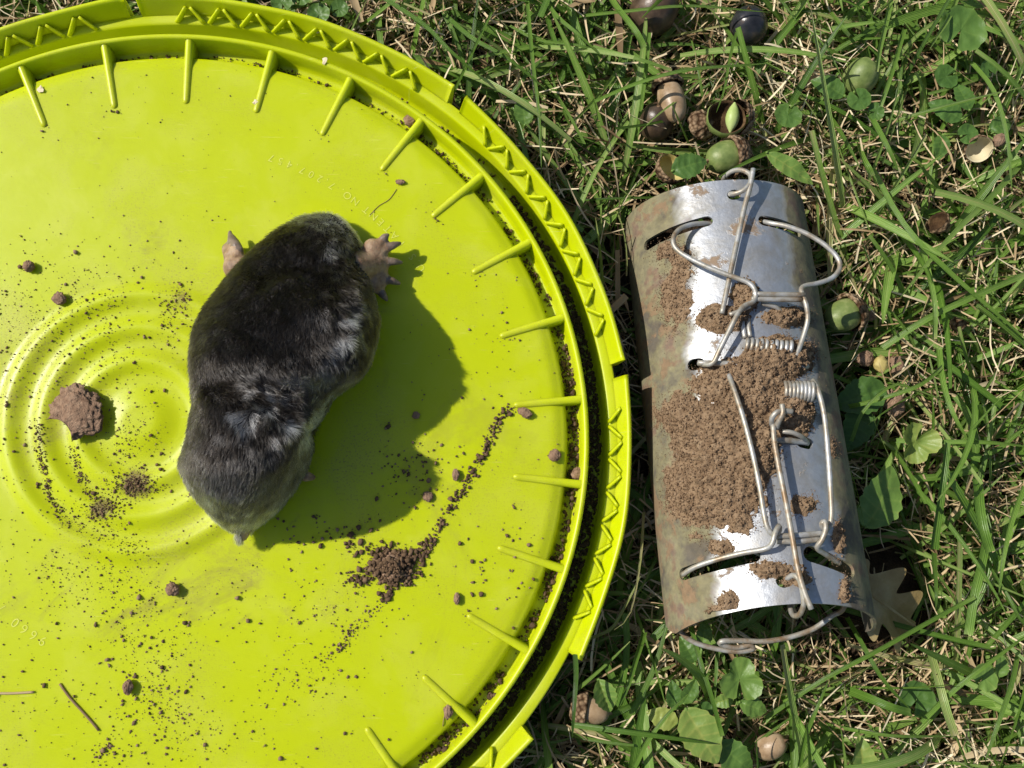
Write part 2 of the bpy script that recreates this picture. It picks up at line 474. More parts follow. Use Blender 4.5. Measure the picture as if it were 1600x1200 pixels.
RING_C = np.array([-0.0092, 0.0050])                                      # the moulded rings sit a little off centre
def ring_z(x, y):
    """relief (m) of the concentric rings and central boss"""
    r = np.hypot(x - RING_C[0], y - RING_C[1]) * 1000
    w_ = np.where((r > 14.75) & (r < 48.65), (0.5 - 0.5 * np.cos(2 * np.pi * (r - 14.75) / 11.3)) ** 1.25, 0) * 1.35
    return (w_ + 1.5 * (1 - smooth(4.5, 13.5, r))) * MM

def lathe(prof, seg):
    prof = np.asarray(prof, float) * MM
    a = np.linspace(0, 2 * np.pi, seg, endpoint=False)
    V = np.stack([prof[:, 0, None] * np.cos(a), prof[:, 0, None] * np.sin(a), np.broadcast_to(prof[:, 1, None], (len(prof), seg))], -1)
    return V.reshape(-1, 3), grid_faces(len(prof), seg, True)

rr = np.r_[0.01, np.linspace(0.8, 62, 90), np.linspace(66, 120, 12), np.linspace(122, 133.2, 14)]
prof = [(r, z) for r, z in zip(rr, lid_top(rr))]
prof += [(133.7, -2.4), (134.1, -4.5), (134.5, -6.0), (135.2, -6.6), (137.6, -6.6), (138.4, -6.0), (138.8, -4.0), (139.2, 1.2),
         (139.5, 1.65), (140.2, 1.8), (140.8, 1.5), (141.1, 0.9), (141.9, -17.6), (142.5, -18.6), (145.8, -18.8), (146.9, -18.2),
         (147.3, -16.8), (147.5, -7.6), (147.8, -7.1), (148.4, -6.9), (151.0, -6.5), (151.5, -6.7), (151.7, -7.2), (152.0, -15.6), (149.4, -19.6),
         (146.0, -20.4), (141.8, -20.2), (140.4, -18.6), (139.8, -8.6), (134.0, -8.4), (132.4, -3.6), (124.0, -1.7)]
prof += [(r, lid_top(r) - 1.7) for r in np.linspace(118, 0.01, 30)]
prof = [(r + 1.3, z) if r > 144 else (r, z) for r, z in prof]
V, F = lathe(prof, 360)
_k = np.hypot(V[:, 0], V[:, 1]) < .075
V[_k, 2] += ring_z(V[_k, 0], V[_k, 1])
mesh('disc', V, F, M['lid'], lid)

# --- skirt segments between the tear notches, angles in degrees
notch = [(97.4, 0.75), (51.9, 1.05), (9.0, 0.95), (-33.6, 5.4), (-79, 0.9), (-124, 0.9), (-169, 0.9), (143, 0.9)]
notch_sorted = sorted(notch)
SK = [(150.5, -6.9), (150.9, -6.0), (152.7, -0.5), (153.0, 0.1), (153.5, 0.45), (154.2, 0.35), (154.7, -0.3), (154.6, -2.5), (154.0, -12.6), (153.2, -13.0), (152.3, -12.7), (151.9, -7.0)]
SK = [(r + 1.3, z) for r, z in SK]
skirt_ranges = []
for i in range(len(notch_sorted)):
    a0 = notch_sorted[i][0] + notch_sorted[i][1]
    nx = notch_sorted[(i + 1) % len(notch_sorted)]
    a1 = nx[0] - nx[1] + (360 if i == len(notch_sorted) - 1 else 0)
    n = 64
    aa = np.radians(np.linspace(a0, a1, n)); s = np.linspace(0, 1, n)
    endw = (np.exp(-s * 14) + np.exp(-(1 - s) * 14))
    wob = 0.25 * np.sin(aa * 9 + i) + 0.15 * np.sin(aa * 23 + 2 * i)
    V = []
    for k in range(n):
        for (r, z) in SK:
            up = max(0, (z + 7) / 7.4)
            rad = (r + up * (0.9 * endw[k] + wob[k])) * MM
            zz = (z + up * (0.25 * wob[k] + 0.5 * endw[k])) * MM
            V.append((rad * math.cos(aa[k]), rad * math.sin(aa[k]), zz))
    q = len(SK)
    F = [tuple(int(x) for x in f[::-1]) for f in grid_faces(n, q, True)] + [tuple(range(q)), tuple(range(n * q - 1, (n - 1) * q - 1, -1))]
    sk = mesh('skirt', V, F, M['lid'], lid)
    skirt_ranges.append((a0, a1, sk))
    for p_ in sk.data.polygons:
        if len(p_.vertices) > 4: p_.use_smooth = False

# --- zigzag struts on the ledge inside the skirt
def strut_mesh(sign):
    a0, a1 = math.radians(-0.72 * sign), math.radians(0.78 * sign)
    A = np.array([149.5 * math.cos(a0), 149.5 * math.sin(a0), -6.2]); B = np.array([152.8 * math.cos(a1), 152.8 * math.sin(a1), -2.1])
    d = B - A; d /= np.linalg.norm(d)
    side = np.cross(d, (0, 0, 1)); side /= np.linalg.norm(side); nrm = np.cross(side, d)
    V = []
    for s in np.linspace(-0.05, 1.0, 6):
        c = A + (B - A) * s; wd = 0.62 * (1 - 0.25 * s); hg = 0.80
        for x, y in ((-1.15, -1.6), (-0.95, 0.2), (-0.45, 0.85), (0.45, 0.85), (0.95, 0.2), (1.15, -1.6)):
            V.append(c + side * wd * x + nrm * hg * y)
    V = np.array(V) * MM
    F = [tuple(int(x) for x in f) for f in grid_faces(6, 6, True)] + [tuple(range(6)), tuple(range(35, 29, -1))]
    me = bpy.data.meshes.new('strut'); me.from_pydata([tuple(v) for v in V], [], F); me.materials.append(M['lid'])
    me.polygons.foreach_set('use_smooth', np.ones(len(me.polygons), bool))
    bm = bmesh.new(); bm.from_mesh(me); bmesh.ops.recalc_face_normals(bm, faces=bm.faces); bm.to_mesh(me); bm.free()
    return me
sm = [strut_mesh(1), strut_mesh(-1)]
for (a0, a1, sk) in skirt_ranges:
    n = int((a1 - a0 - 7.5) / 2.2); st = (a0 + a1) / 2 - (n - 1) * 1.1
    for k in range(n):
        instance(sm[k % 2], 'strut', sk, rot=(0, 0, math.radians(st + 2.2 * k)))

# --- radial ribs
def rib_mesh():
    V = []; secs = np.r_[115.9, 116.15, 116.6, 117.5, np.linspace(119, 139.4, 12)]
    for i, r in enumerate(secs):
        s = (r - 115.9) / 23.5
        top = (0.75 + 0.55 * s) * min(1, math.sqrt(max(0.02, (r - 115.9) / 0.9)))
        wd = (0.98 + 0.25 * s) * min(1, math.sqrt(max(0.05, (r - 115.9) / 0.9)))
        bot = -6.8 if r > 131 else lid_top(r) - 0.4
        zf = float(lid_top(r)) * 0.15
        for x, z in ((-1.35, bot), (-1.1, zf + top * 0.35), (-0.6, zf + top * 0.9), (0, zf + top), (0.6, zf + top * 0.9), (1.1, zf + top * 0.35), (1.35, bot)):
            V.append((r, x * wd, z))
    V = np.array(V) * MM
    F = [tuple(int(x) for x in f) for f in grid_faces(len(secs), 7, True)] + [tuple(range(7))]
    me = bpy.data.meshes.new('rib'); me.from_pydata([tuple(v) for v in V], [], F); me.materials.append(M['lid'])
    me.polygons.foreach_set('use_smooth', np.ones(len(me.polygons), bool))
    bm = bmesh.new(); bm.from_mesh(me); bmesh.ops.recalc_face_normals(bm, faces=bm.faces); bm.to_mesh(me); bm.free()
    return me
rm = rib_mesh()
for k in range(30):
    instance(rm, 'rib', lid, rot=(0, 0, 1.98084 - math.radians(12) * k))

# --- moulded lettering, tops of the letters towards the lid's centre
def lettering(text, radius, ang0, ang1, size, raise_):
    verts = []; faces = []
    widths = [0.45 if c in '., ' else (0.55 if c in '1I' else 1.0) for c in text]
    tot = sum(widths); acc = 0
    for c, wd in zip(text, widths):
        mid = (acc + wd / 2) / tot; acc += wd
        if c == ' ': continue
        cu = bpy.data.curves.new('glyph', 'FONT'); cu.body = c; cu.size = size; cu.extrude = raise_ * 0.5
        cu.align_x = 'CENTER'; cu.resolution_u = 3; cu.offset = -size * 0.012
        ob = bpy.data.objects.new('glyph', cu); col.objects.link(ob)
        dg = bpy.context.evaluated_depsgraph_get()
        me = ob.evaluated_get(dg).to_mesh()
        a = math.radians(ang0 + (ang1 - ang0) * mid)
        rad = np.array([math.cos(a), math.sin(a), 0]); tan = np.array([-math.sin(a), math.cos(a), 0])
        off = len(verts)
        for v in me.vertices:
            q = rad * (radius - v.co.y) + tan * v.co.x
            verts.append((q[0], q[1], v.co.z + raise_ * 0.5 + 0.00002))
        for p_ in me.polygons: faces.append(tuple(off + i for i in p_.vertices))
        ob.evaluated_get(dg).to_mesh_clear()
        bpy.data.objects.remove(ob); bpy.data.curves.remove(cu)
    o = mesh('lettering', verts, faces, M['letter'], lid, smooth_=False)
    o['label'] = 'raised moulded lettering on the lid floor'
    return o
lettering('U.S. PATENT NO. 7,207,457', 0.1030, 34.2, 73.2, 0.0037, 0.00009)
lettering('0996', 0.0772, 231.6, 242.4, 0.0044, 0.00009)
lettering('/', 0.0766, 226.6, 229.4, 0.0044, 0.00009)

# ================================================================ THE MOLE
mole = tag(empty('mole', tuple(P(430, 600, 0.0015))), 'dead black furred mole lying belly down on the green lid', 'mole')
def build_mole():
    O = np.array(mole.location)
    outline = np.array([(500,326),(535,338),(555,365),(568,400),(578,430),(586,470),(590,500),(587,530),(578,570),(560,600),(540,615),(527,640),
        (518,660),(505,680),(500,705),(492,735),(475,765),(455,790),(430,812),(405,830),(375,838),(345,828),(315,808),(295,780),(280,750),(275,722),
        (284,700),(291,675),(292,640),(290,600),(292,560),(300,520),(318,480),(345,440),(370,410),(395,378),(420,355),(450,335),(475,327)], float)
    outline[:, 1] -= 8 * np.clip((360 - outline[:, 1]) / 30, 0, 1)
    zw = 0.013
    W = np.array([P(a, b, zw)[:2] for a, b in outline])
    A = P(506, 321, zw)[:2]; B = P(377, 836, zw)[:2]
    ax = B - A; Ln = np.linalg.norm(ax); ax /= Ln; pr = np.array([-ax[1], ax[0]])       # pr: to the mole's ... image right side
    if pr[0] < 0: pr = -pr
    S = (W - A) @ ax; D = (W - A) @ pr
    ns, nc = 90, 56
    ts = np.linspace(0.004, 0.994, ns)
    Lw = []; Rw = []
    for t in ts:
        s = t * Ln; hits = []
        for i in range(len(W)):
            j = (i + 1) % len(W)
            if (S[i] - s) * (S[j] - s) <= 0 and S[i] != S[j]:
                hits.append(D[i] + (D[j] - D[i]) * (s - S[i]) / (S[j] - S[i]))
        hits = hits or [0, 0]
        Lw.append(min(hits)); Rw.append(max(hits))
    Lw = np.array(Lw); Rw = np.array(Rw)
    ker = np.exp(-np.linspace(-2, 2, 5) ** 2); ker /= ker.sum()
    sm_ = lambda v: np.convolve(np.pad(v, 2, mode='edge'), ker, 'valid')
    Lw, Rw = sm_(Lw), sm_(Rw)
    Lw = Lw + .0034 * smooth(.40, .62, ts) * (1 - .5 * smooth(.90, 1, ts)) + .0012 * (1 - smooth(0, .25, ts)); Rw = Rw + .0010 * (1 - smooth(.05, .30, ts)) - .0012 * smooth(.45, .60, ts)
    c = (Lw + Rw) / 2; hw = np.maximum((Rw - Lw) / 2 - np.interp(ts, [0, .12, .3, .58, .66, .74, 1], [.0010, .0016, .0022, .0024, .0036, .0024, .0022]), 0.0012)
    Ht = np.interp(ts, [0, .03, .08, .16, .28, .42, .56, .70, .80, .90, .96, 1], np.array([6, 11, 15.5, 21.5, 28.5, 34.0, 40.5, 43.0, 41.0, 32, 20, 8]) * MM)
    zb = np.interp(ts, [0, .05, .14, .3, .8, .93, 1], np.array([4, 2.5, 1.2, 0.2, 0.2, 2.0, 5]) * MM)
    V = []
    for i, t in enumerate(ts):
        a = np.linspace(0, 2 * np.pi, nc, endpoint=False)
        cx = np.cos(a); sx = np.sin(a)
        H = Ht[i] - zb[i]; zc = zb[i] + 0.40 * H
        x = np.sign(cx) * np.abs(cx) ** 0.92 * hw[i]
        z = np.where(sx >= 0, zc + np.abs(sx) ** 1.0 * (Ht[i] - zc), zc - np.abs(sx) ** 0.65 * (zc - zb[i]))
        base = A + ax * (t * Ln)
        pt = base[None] + pr[None] * (c[i] + x)[:, None]
        V.append(np.c_[pt, z])
    V = np.array(V)
    F = [tuple(int(q) for q in f) for f in grid_faces(ns, nc, True)] + [tuple(range(nc)), tuple(range(ns * nc - 1, (ns - 1) * nc - 1, -1))]
    V = V.reshape(-1, 3)
    # loose skin: humps and folds (photo spots)
    def hump(px, py, z, rad, amt, V):
        q = P(px, py, z); d2 = ((V - q) ** 2).sum(1)
        nrm = V - np.array([*(A + ax * np.clip((V[:, :2] - A) @ ax, 0, Ln)[:, None]).T, np.full(len(V), 0.012)]).T
        nrm /= np.linalg.norm(nrm, axis=1)[:, None] + 1e-9
        return V + nrm * (1.25 * amt * np.exp(-d2 / (2 * rad ** 2)))[:, None]
    for h in ((505, 380, .018, .006, .0018), (470, 480, .032, .013, .0022), (540, 500, .024, .010, .0028), (520, 545, .024, .007, .0020), (360, 540, .030, .011, .0018),
              (385, 615, .033, .008, -.0040), (430, 640, .034, .008, -.0020), (480, 622, .034, .005, -.0022), (350, 590, .032, .006, .0018), (370, 690, .030, .011, .0032), (450, 680, .03, .007, .0028),
              (440, 730, .026, .006, -.0018), (520, 625, .018, .005, -.0014), (535, 585, .022, .005, .0015), (460, 420, .028, .006, -.0014), (300, 720, .014, .006, .0020)):
        V = hump(*h, V)
    for k in np.linspace(0, 1, 9):
        cx_, cy_ = 338 + 170 * k, 590 + 60 * k ** 1.5
        V = hump(cx_, cy_, .037, .0034, -.0026, V); V = hump(cx_ - 4, cy_ + 30, .038, .0042, .0010, V); V = hump(cx_ + 6, cy_ - 28, .037, .0042, .0010, V)
    V += (vnoise(V, 110, 5, 3) * 0.0019)[:, None] * np.array([0.6, 0.6, 1.0])
    allV = [V]; allF = [F]
    caps = []                                          # (a, b, ra, rb, kind)
    def cap(a, b, ra, rb, kind, flat=1.0):
        a = np.array(a); b = np.array(b); n = 9
        s = np.linspace(0, 1, n)
        rad = ra + (rb - ra) * s
        pre = np.array([a - (b - a) / np.linalg.norm(b - a) * ra * k for k in (0.97, 0.75, 0.4)]); prr = ra * np.array([0.25, 0.66, 0.92])
        post = np.array([b + (b - a) / np.linalg.norm(b - a) * rb * k for k in (0.4, 0.75, 0.97)]); por = rb * np.array([0.92, 0.66, 0.25])
        pts = np.vstack([pre, a + (b - a) * s[:, None], post]); rd = np.r_[prr, rad, por]
        v, f = tube_arrays(pts, rd, 12)
        allV.append(v); allF.append(f); caps.append((a, b, ra, rb, kind))
    # right forepaw: broad palm turned out, five fingers with horn claws
    def pt(px, py, z): return P(px, py, z * MM)
    cap(pt(556, 418, 10), pt(584, 412, 7.5), .0060, .0040, 'paw')
    cap(pt(582, 388, 8.2), pt(584, 442, 5.2), .0034, .0034, 'paw'); cap(pt(593, 392, 7.8), pt(595, 436, 5.0), .0026, .0026, 'paw')
    cap(pt(590, 386, 8.4), pt(594, 408, 6.5), .0028, .0030, 'paw')
    cap(pt(594, 408, 7), pt(592, 440, 4.5), .0030, .0030, 'paw')
    right = [((590, 388, 8.6), (597, 376, 9.0), (606, 367, 9.0)), ((596, 392, 8.4), (604, 388, 8.6), (625, 380, 8.0)), ((598, 408, 7.2), (605, 408, 7.2), (627, 410, 6.2)),
             ((596, 428, 5.8), (603, 436, 5.4), (624, 443, 4.6)), ((590, 444, 4.6), (594, 455, 4.0), (604, 468, 3.2))]
    for k, (a, b, e) in enumerate(right):
        cap(pt(*a), pt(*b), .0019, .0016, 'paw')
        mid = (pt(*b) + pt(*e)) / 2 + np.array([0, 0, .0005])
        cap(pt(*b), mid, .00155, .0014, 'claw'); cap(mid, pt(*e), .0014, .0008, 'claw')
    # left forepaw: seen edge-on, claws pointing up the lid
    cap(pt(396, 428, 9), pt(370, 418, 8), .0052, .0046, 'paw')
    cap(pt(372, 424, 8), pt(364, 402, 7.0), .0038, .0032, 'paw')
    cap(pt(366, 412, 6), pt(358, 392, 5.0), .0030, .0024, 'paw')
    left = [((372, 400, 9.4), (374, 392, 9.2), (371, 377, 7.6)), ((368, 394, 8.6), (369, 384, 8.6), (364, 369, 7.0)), ((363, 391, 7.0), (363, 381, 7.0), (359, 363, 5.6)),
            ((358, 390, 5.0), (358, 384, 4.6), (358, 379, 4.0)), ((355, 392, 4.0), (354, 387, 3.6), (354, 384, 3.0))]
    for a, b, e in left:
        cap(pt(*a), pt(*b), .0018, .0016, 'paw'); cap(pt(*b), pt(*e), .0017, .0008, 'claw')
    # snout, tail stub, hind toe
    cap(pt(384, 818, 9), pt(379, 837, 6), .0030, .0019, 'tail')
    cap(pt(478, 744, 5), pt(489, 746, 4), .0020, .0011, 'paw')
    # join, remesh into one skin
    off = 0; FV = []; 
    for v, f in zip(allV, allF):
        FV += [tuple(i + off for i in q) for q in f]; off += len(v)
    AV = np.vstack(allV) - O
    me = bpy.data.meshes.new('tmp'); me.from_pydata([tuple(v) for v in AV], [], FV)
    bm = bmesh.new(); bm.from_mesh(me); bmesh.ops.recalc_face_normals(bm, faces=bm.faces); bm.to_mesh(me); bm.free()
    tmp = bpy.data.objects.new('tmp', me); col.objects.link(tmp)
    rmod = tmp.modifiers.new('r', 'REMESH'); rmod.mode = 'VOXEL'; rmod.voxel_size = 0.00062
    smod = tmp.modifiers.new('s', 'SMOOTH'); smod.factor = 0.5; smod.iterations = 2
    dg = bpy.context.evaluated_depsgraph_get()
    body = bpy.data.meshes.new_from_object(tmp.evaluated_get(dg))
    bpy.data.objects.remove(tmp)
    body.name = 'body'
    for m_ in (M['hide'], M['paw'], M['claw']): body.materials.append(m_)
    nf = len(body.polygons)
    ctr = np.zeros(nf * 3); body.polygons.foreach_get('center', ctr); ctr = ctr.reshape(-1, 3) + O
    nor = np.zeros(nf * 3); body.polygons.foreach_get('normal', nor); nor = nor.reshape(-1, 3)
    area = np.zeros(nf); body.polygons.foreach_get('area', area)
    # distance to torso loft versus limbs decides the skin
    axp = np.clip((ctr[:, :2] - A) @ ax / Ln, 0, 1)
    dd = (ctr[:, :2] - A) @ pr
    cc = np.interp(axp, ts, c); hh = np.interp(axp, ts, hw); HH = np.interp(axp, ts, Ht)
    zc = 0.4 * HH
    inside = ((dd - cc) / (hh + .0008)) ** 2 + ((ctr[:, 2] - zc) / np.where(ctr[:, 2] > zc, HH - zc + .0008, zc + .001)) ** 2
    midx = np.zeros(nf, int); best = np.full(nf, 1e9)
    for a, b, ra, rb, kind in caps:
        d = b - a; t_ = np.clip(((ctr - a) @ d) / (d @ d), 0, 1)
        sd = np.linalg.norm(ctr - (a + t_[:, None] * d), axis=1) - (ra + (rb - ra) * t_)
        k = (sd < .0006) & (sd < best) & (inside > 1.02)
        best[k] = sd[k]; midx[k] = {'paw': 1, 'claw': 2, 'nose': 0, 'tail': 1}[kind]
    body.polygons.foreach_set('material_index', midx.astype(np.int32))
    body.polygons.foreach_set('use_smooth', np.ones(nf, bool))
    bo = bpy.data.objects.new('body', body); link(bo, mole)
    # ---- fur: one strand object growing from the skin
    furk = (midx == 0) & (ctr[:, 2] > 0.0015)
    idx = np.nonzero(furk)[0]; pa = area[idx] / area[idx].sum()
    nh = 150000
    pick = rng.choice(idx, nh, p=pa)
    root = ctr[pick] + rng.normal(0, .00022, (nh, 3)); nn = nor[pick]
    # growth flows from snout to tail; whorls where the loose skin is ruffled
    flow = np.tile(np.array([*ax, 0.0]), (nh, 1))
    px = proj(root)
    def whorl(cx_, cy_, rad, ang, amt):
        nonlocal flow
        wgt = np.exp(-((px[:, 0] - cx_) ** 2 + (px[:, 1] - cy_) ** 2) / (2 * rad ** 2)) * amt
        tv = np.array([math.cos(ang), math.sin(ang), 0])
        flow = flow * (1 - np.clip(wgt, 0, 1))[:, None] + tv * np.clip(wgt, 0, 1)[:, None]
    whorl(360, 600, 30, math.radians(-20), .9); whorl(430, 620, 38, math.radians(-25), 1.0); whorl(480, 650, 28, math.radians(20), .9)
    whorl(430, 690, 30, math.radians(-60), .7); whorl(545, 480, 28, math.radians(-10), .8); whorl(520, 545, 26, math.radians(-35), .9)
    whorl(500, 380, 30, math.radians(-70), .5); whorl(385, 650, 25, math.radians(-150), .6)
    cl = np.stack([vnoise(root, 330, s, 2) for s in (21, 22, 23)], 1)          # clumps a few millimetres wide
    cf = np.stack([vnoise(root, 1100, s, 1) for s in (31, 32, 33)], 1)
    ruff = np.exp(-(((px[:, 0] - 430) / 85) ** 2 + ((px[:, 1] - 640) / 55) ** 2)) + 0.8 * np.exp(-(((px[:, 0] - 530) / 35) ** 2 + ((px[:, 1] - 520) / 60) ** 2)) + .5 * np.exp(-(((px[:, 0] - 505) / 35) ** 2 + ((px[:, 1] - 390) / 40) ** 2))
    ruff = np.clip(ruff, 0, 1)
    tang = flow + cl * (0.14 + 1.2 * ruff)[:, None] + cf * (0.14 + .3 * ruff)[:, None]
    tang -= nn * (tang * nn).sum(1)[:, None]
    tang /= np.linalg.norm(tang, axis=1)[:, None] + 1e-9
    lift = 0.62 + (0.16 + .3 * ruff) * cl[:, 0] + 0.12 * rng.normal(size=nh)
    headk = smooth(0.0, 0.14, np.interp(axp[pick], [0, 1], [0, 1]))
    ln = (0.0019 + 0.0006 * headk + 0.0026 * ruff * smooth(-.1, .5, cl[:, 2]) + .0008 * ruff) * (0.8 + 0.4 * rng.random(nh))
    d0 = nn * np.clip(lift + .25, .25, 1.2)[:, None] + tang * 0.75
    d0 /= np.linalg.norm(d0, axis=1)[:, None]
    d1 = nn * np.clip(lift - .25, .05, 1.0)[:, None] + tang * 1.1 + rng.normal(0, .10, (nh, 3))
    d1 /= np.linalg.norm(d1, axis=1)[:, None]
    k4 = 4
    pos = np.zeros((nh, k4, 3))
    pos[:, 0] = root - nn * .0003
    for s in range(1, k4):
        tt = s / (k4 - 1)
        dr = d0 * (1 - tt) + d1 * tt
        pos[:, s] = pos[:, s - 1] + dr * (ln / (k4 - 1))[:, None]
    pos[:, :, 2] = np.maximum(pos[:, :, 2], 0.0004)
    hc = bpy.data.hair_curves.new('fur')
    hc.add_curves([k4] * nh)
    hc.position_data.foreach_set('vector', (pos - O).astype(np.float32).ravel())
    ra = hc.attributes.new('radius', 'FLOAT', 'POINT') if 'radius' not in hc.attributes else hc.attributes['radius']
    ra.data.foreach_set('value', np.tile(np.array([0.055, 0.055, 0.042, 0.012], np.float32) * MM, nh))
    ta = hc.attributes.new('tint', 'FLOAT', 'CURVE')
    rump = smooth(.72, 1.02, axp[pick]); edge = smooth(0.5, 1.0, 1 - nn[:, 2])
    ta.data.foreach_set('value', np.clip(0.24 + .10 * rng.normal(size=nh) + .80 * ruff * smooth(-.25, .25, cl[:, 1]) + .40 * rump + .22 * edge * edge + (.13 + .2 * rump + .2 * ruff) * cl[:, 1] + .60 * (1 - headk), 0, 1).astype(np.float32))  # silver sheen of ruffled fur painted into tint; rump, flanks and snout also paler
    hc.materials.append(M['fur'])
    link(bpy.data.objects.new('fur', hc), mole)
build_mole()
print('mole done')
# ================================================================ THE MOLE TRAP
TPOS = np.array([0.19850, 0.01300, -0.01650]); TROT = (-0.21031, -0.05546, 0.05534)
TA, TB, TL = 0.03460, 0.02974, 0.15300
TR = rot3(*TROT)
trap = tag(empty('mole_trap', tuple(TPOS), TROT), 'half-round galvanised steel mole trap with wire springs, muddy, on the grass', 'trap')
_co = (CAM - TPOS) @ TR
def TP(px, py, zl):
    """trap-local point at local height zl (m)"""
    d = ray(px, py) @ TR
    return _co + d * ((zl - _co[2]) / d[2])
def TS(px, py, h=0.0):
    """trap-local point on the arch skin, h above it"""
    d = ray(px, py) @ TR; a, b = TA + h, TB + h
    A = (d[0] / a) ** 2 + (d[2] / b) ** 2; B = 2 * (_co[0] * d[0] / a ** 2 + _co[2] * d[2] / b ** 2); C = (_co[0] / a) ** 2 + (_co[2] / b) ** 2 - 1
    D = B * B - 4 * A * C
    t = (-B - math.sqrt(max(D, 0))) / (2 * A)
    return _co + d * t
def arch(u, ph, h=0.0):
    """u: 0 far end .. 1 near end, ph: 0 left base .. pi right base"""
    return np.array([-(TA + h) * math.cos(ph), -(u - 0.5) * TL, (TB + h) * math.sin(ph)])
def to_uph(l):
    return (-l[1] / TL + 0.5, math.atan2(l[2] / TB, -l[0] / TA))
def build_shell():
    nu, npz = 40, 72
    us = np.linspace(0, 1, nu); ph = np.linspace(-0.14, np.pi + 0.14, npz)
    V = []
    for h in (0.0, -0.0010):
        for u in us:
            for p in ph:
                q = arch(u, p, h)
                # the near left corner is snipped off, the skin is dented a little
                if p < 0.28:
                    k = (0.28 - p) / 0.38
                    if u > 0.955: q[1] = -(min(u, 1 - 0.045 * k) - 0.5) * TL
                q[2] += 0.0004 * math.sin(u * 9 + p * 3) * math.sin(p)
                q[1] += float(smooth(.80, 1, u)) * (.0075 * max(0, math.sin(p)) - .0050)
                V.append(q)
    n = nu * npz
    F = [tuple(int(x) for x in f) for f in grid_faces(nu, npz)]
    F2 = [tuple(int(x) + n for x in f[::-1]) for f in grid_faces(nu, npz)]
    E_ = []
    loop = [i * npz for i in range(nu)] + [(nu - 1) * npz + j for j in range(1, npz)] + [i * npz + npz - 1 for i in range(nu - 2, -1, -1)] + [j for j in range(npz - 2, 0, -1)]
    for a, b in zip(loop, loop[1:] + loop[:1]): E_.append((b, a, a + n, b + n))
    me = bpy.data.meshes.new('shell'); me.from_pydata([tuple(v) for v in V], [], F + F2 + E_)
    bm = bmesh.new(); bm.from_mesh(me); bmesh.ops.recalc_face_normals(bm, faces=bm.faces); bm.to_mesh(me); bm.free()
    me.materials.append(M['zinc'])
    o = bpy.data.objects.new('shell', me); col.objects.link(o)
    # cutters: each opening a rounded prism through the skin
    cutters = []
    def slot(p0, p1, wid, wid2=None):
        a = np.array(to_uph(TS(*p0))); b = np.array(to_uph(TS(*p1))); wid2 = wid2 or wid
        A = np.array([a[0] * TL, a[1] * .031]); B = np.array([b[0] * TL, b[1] * .031])
        d = B - A; L = np.linalg.norm(d); d = d / L if L > 1e-6 else np.array([0, 1.0])
        nrm = np.array([-d[1], d[0]]); pts = []
        for k in range(9):
            t = math.pi / 2 + math.pi * k / 8; pts.append(A + wid * (d * math.cos(t) + nrm * math.sin(t)))
        for k in range(9):
            t = -math.pi / 2 + math.pi * k / 8; pts.append(B + wid2 * (d * math.cos(t) + nrm * math.sin(t)))
        # refine long sides so that the prism follows the curve of the arch
        full = []
        for i in range(len(pts)):
            p, q = pts[i], pts[(i + 1) % len(pts)]
            m_ = max(1, int(np.linalg.norm(q - p) / .002))
            for k in range(m_): full.append(p + (q - p) * k / m_)
        n_ = len(full); vs_ = []
        for h in (-.004, .004):
            for s in full: vs_.append(tuple(arch(s[0] / TL, s[1] / .031, h)))
        b2 = bmesh.new(); bv = [b2.verts.new(v) for v in vs_]
        b2.faces.new(bv[:n_]); b2.faces.new(bv[n_:][::-1])
        for i in range(n_): j = (i + 1) % n_; b2.faces.new((bv[i], bv[i + n_], bv[j + n_], bv[j]))
        bmesh.ops.triangulate(b2, faces=[f for f in b2.faces if len(f.verts) > 4])
        bmesh.ops.recalc_face_normals(b2, faces=b2.faces)
        cm = bpy.data.meshes.new('cut'); b2.to_mesh(cm); b2.free()
        co_ = bpy.data.objects.new('cut', cm); col.objects.link(co_); cutters.append(co_)
    slot((1012, 383), (1104, 345), .0020); slot((1194, 345), (1245, 362), .0021)
    slot((1068, 897), (1176, 868), .0020, .0022); slot((1268, 866), (1328, 892), .0026, .0022)
    slot((1146, 304), (1149, 303), .0020); slot((1224, 908), (1228, 907), .0021)
    slot((1084, 570), (1092, 569), .0021); slot((1258, 568), (1264, 570), .0022)
    slot((1254, 690), (1262, 692), .0021); slot((1222, 492), (1236, 490), .0020); slot((1264, 632), (1268, 636), .0018)
    for c in cutters:
        md = o.modifiers.new('b', 'BOOLEAN'); md.operation = 'DIFFERENCE'; md.solver = 'EXACT'; md.object = c
    dg = bpy.context.evaluated_depsgraph_get()
    res = bpy.data.meshes.new_from_object(o.evaluated_get(dg))
    for c in cutters: bpy.data.objects.remove(c)
    bpy.data.objects.remove(o)
    res.name = 'shell'
    for p_ in res.polygons: p_.use_smooth = True
    so = link(bpy.data.objects.new('shell', res), trap)
    res.set_sharp_from_angle(angle=math.radians(35))
build_shell()

WR = 0.00088
def wire(name, pts, r=WR, m='wire', n=60):
    L = [TP(*p) if len(p) == 3 else TS(p[0], p[1], 0.0015) for p in pts]
    return tube(name, catmull(L, n), r, M[m], trap, 10)
Z = 0.001
c0 = TB
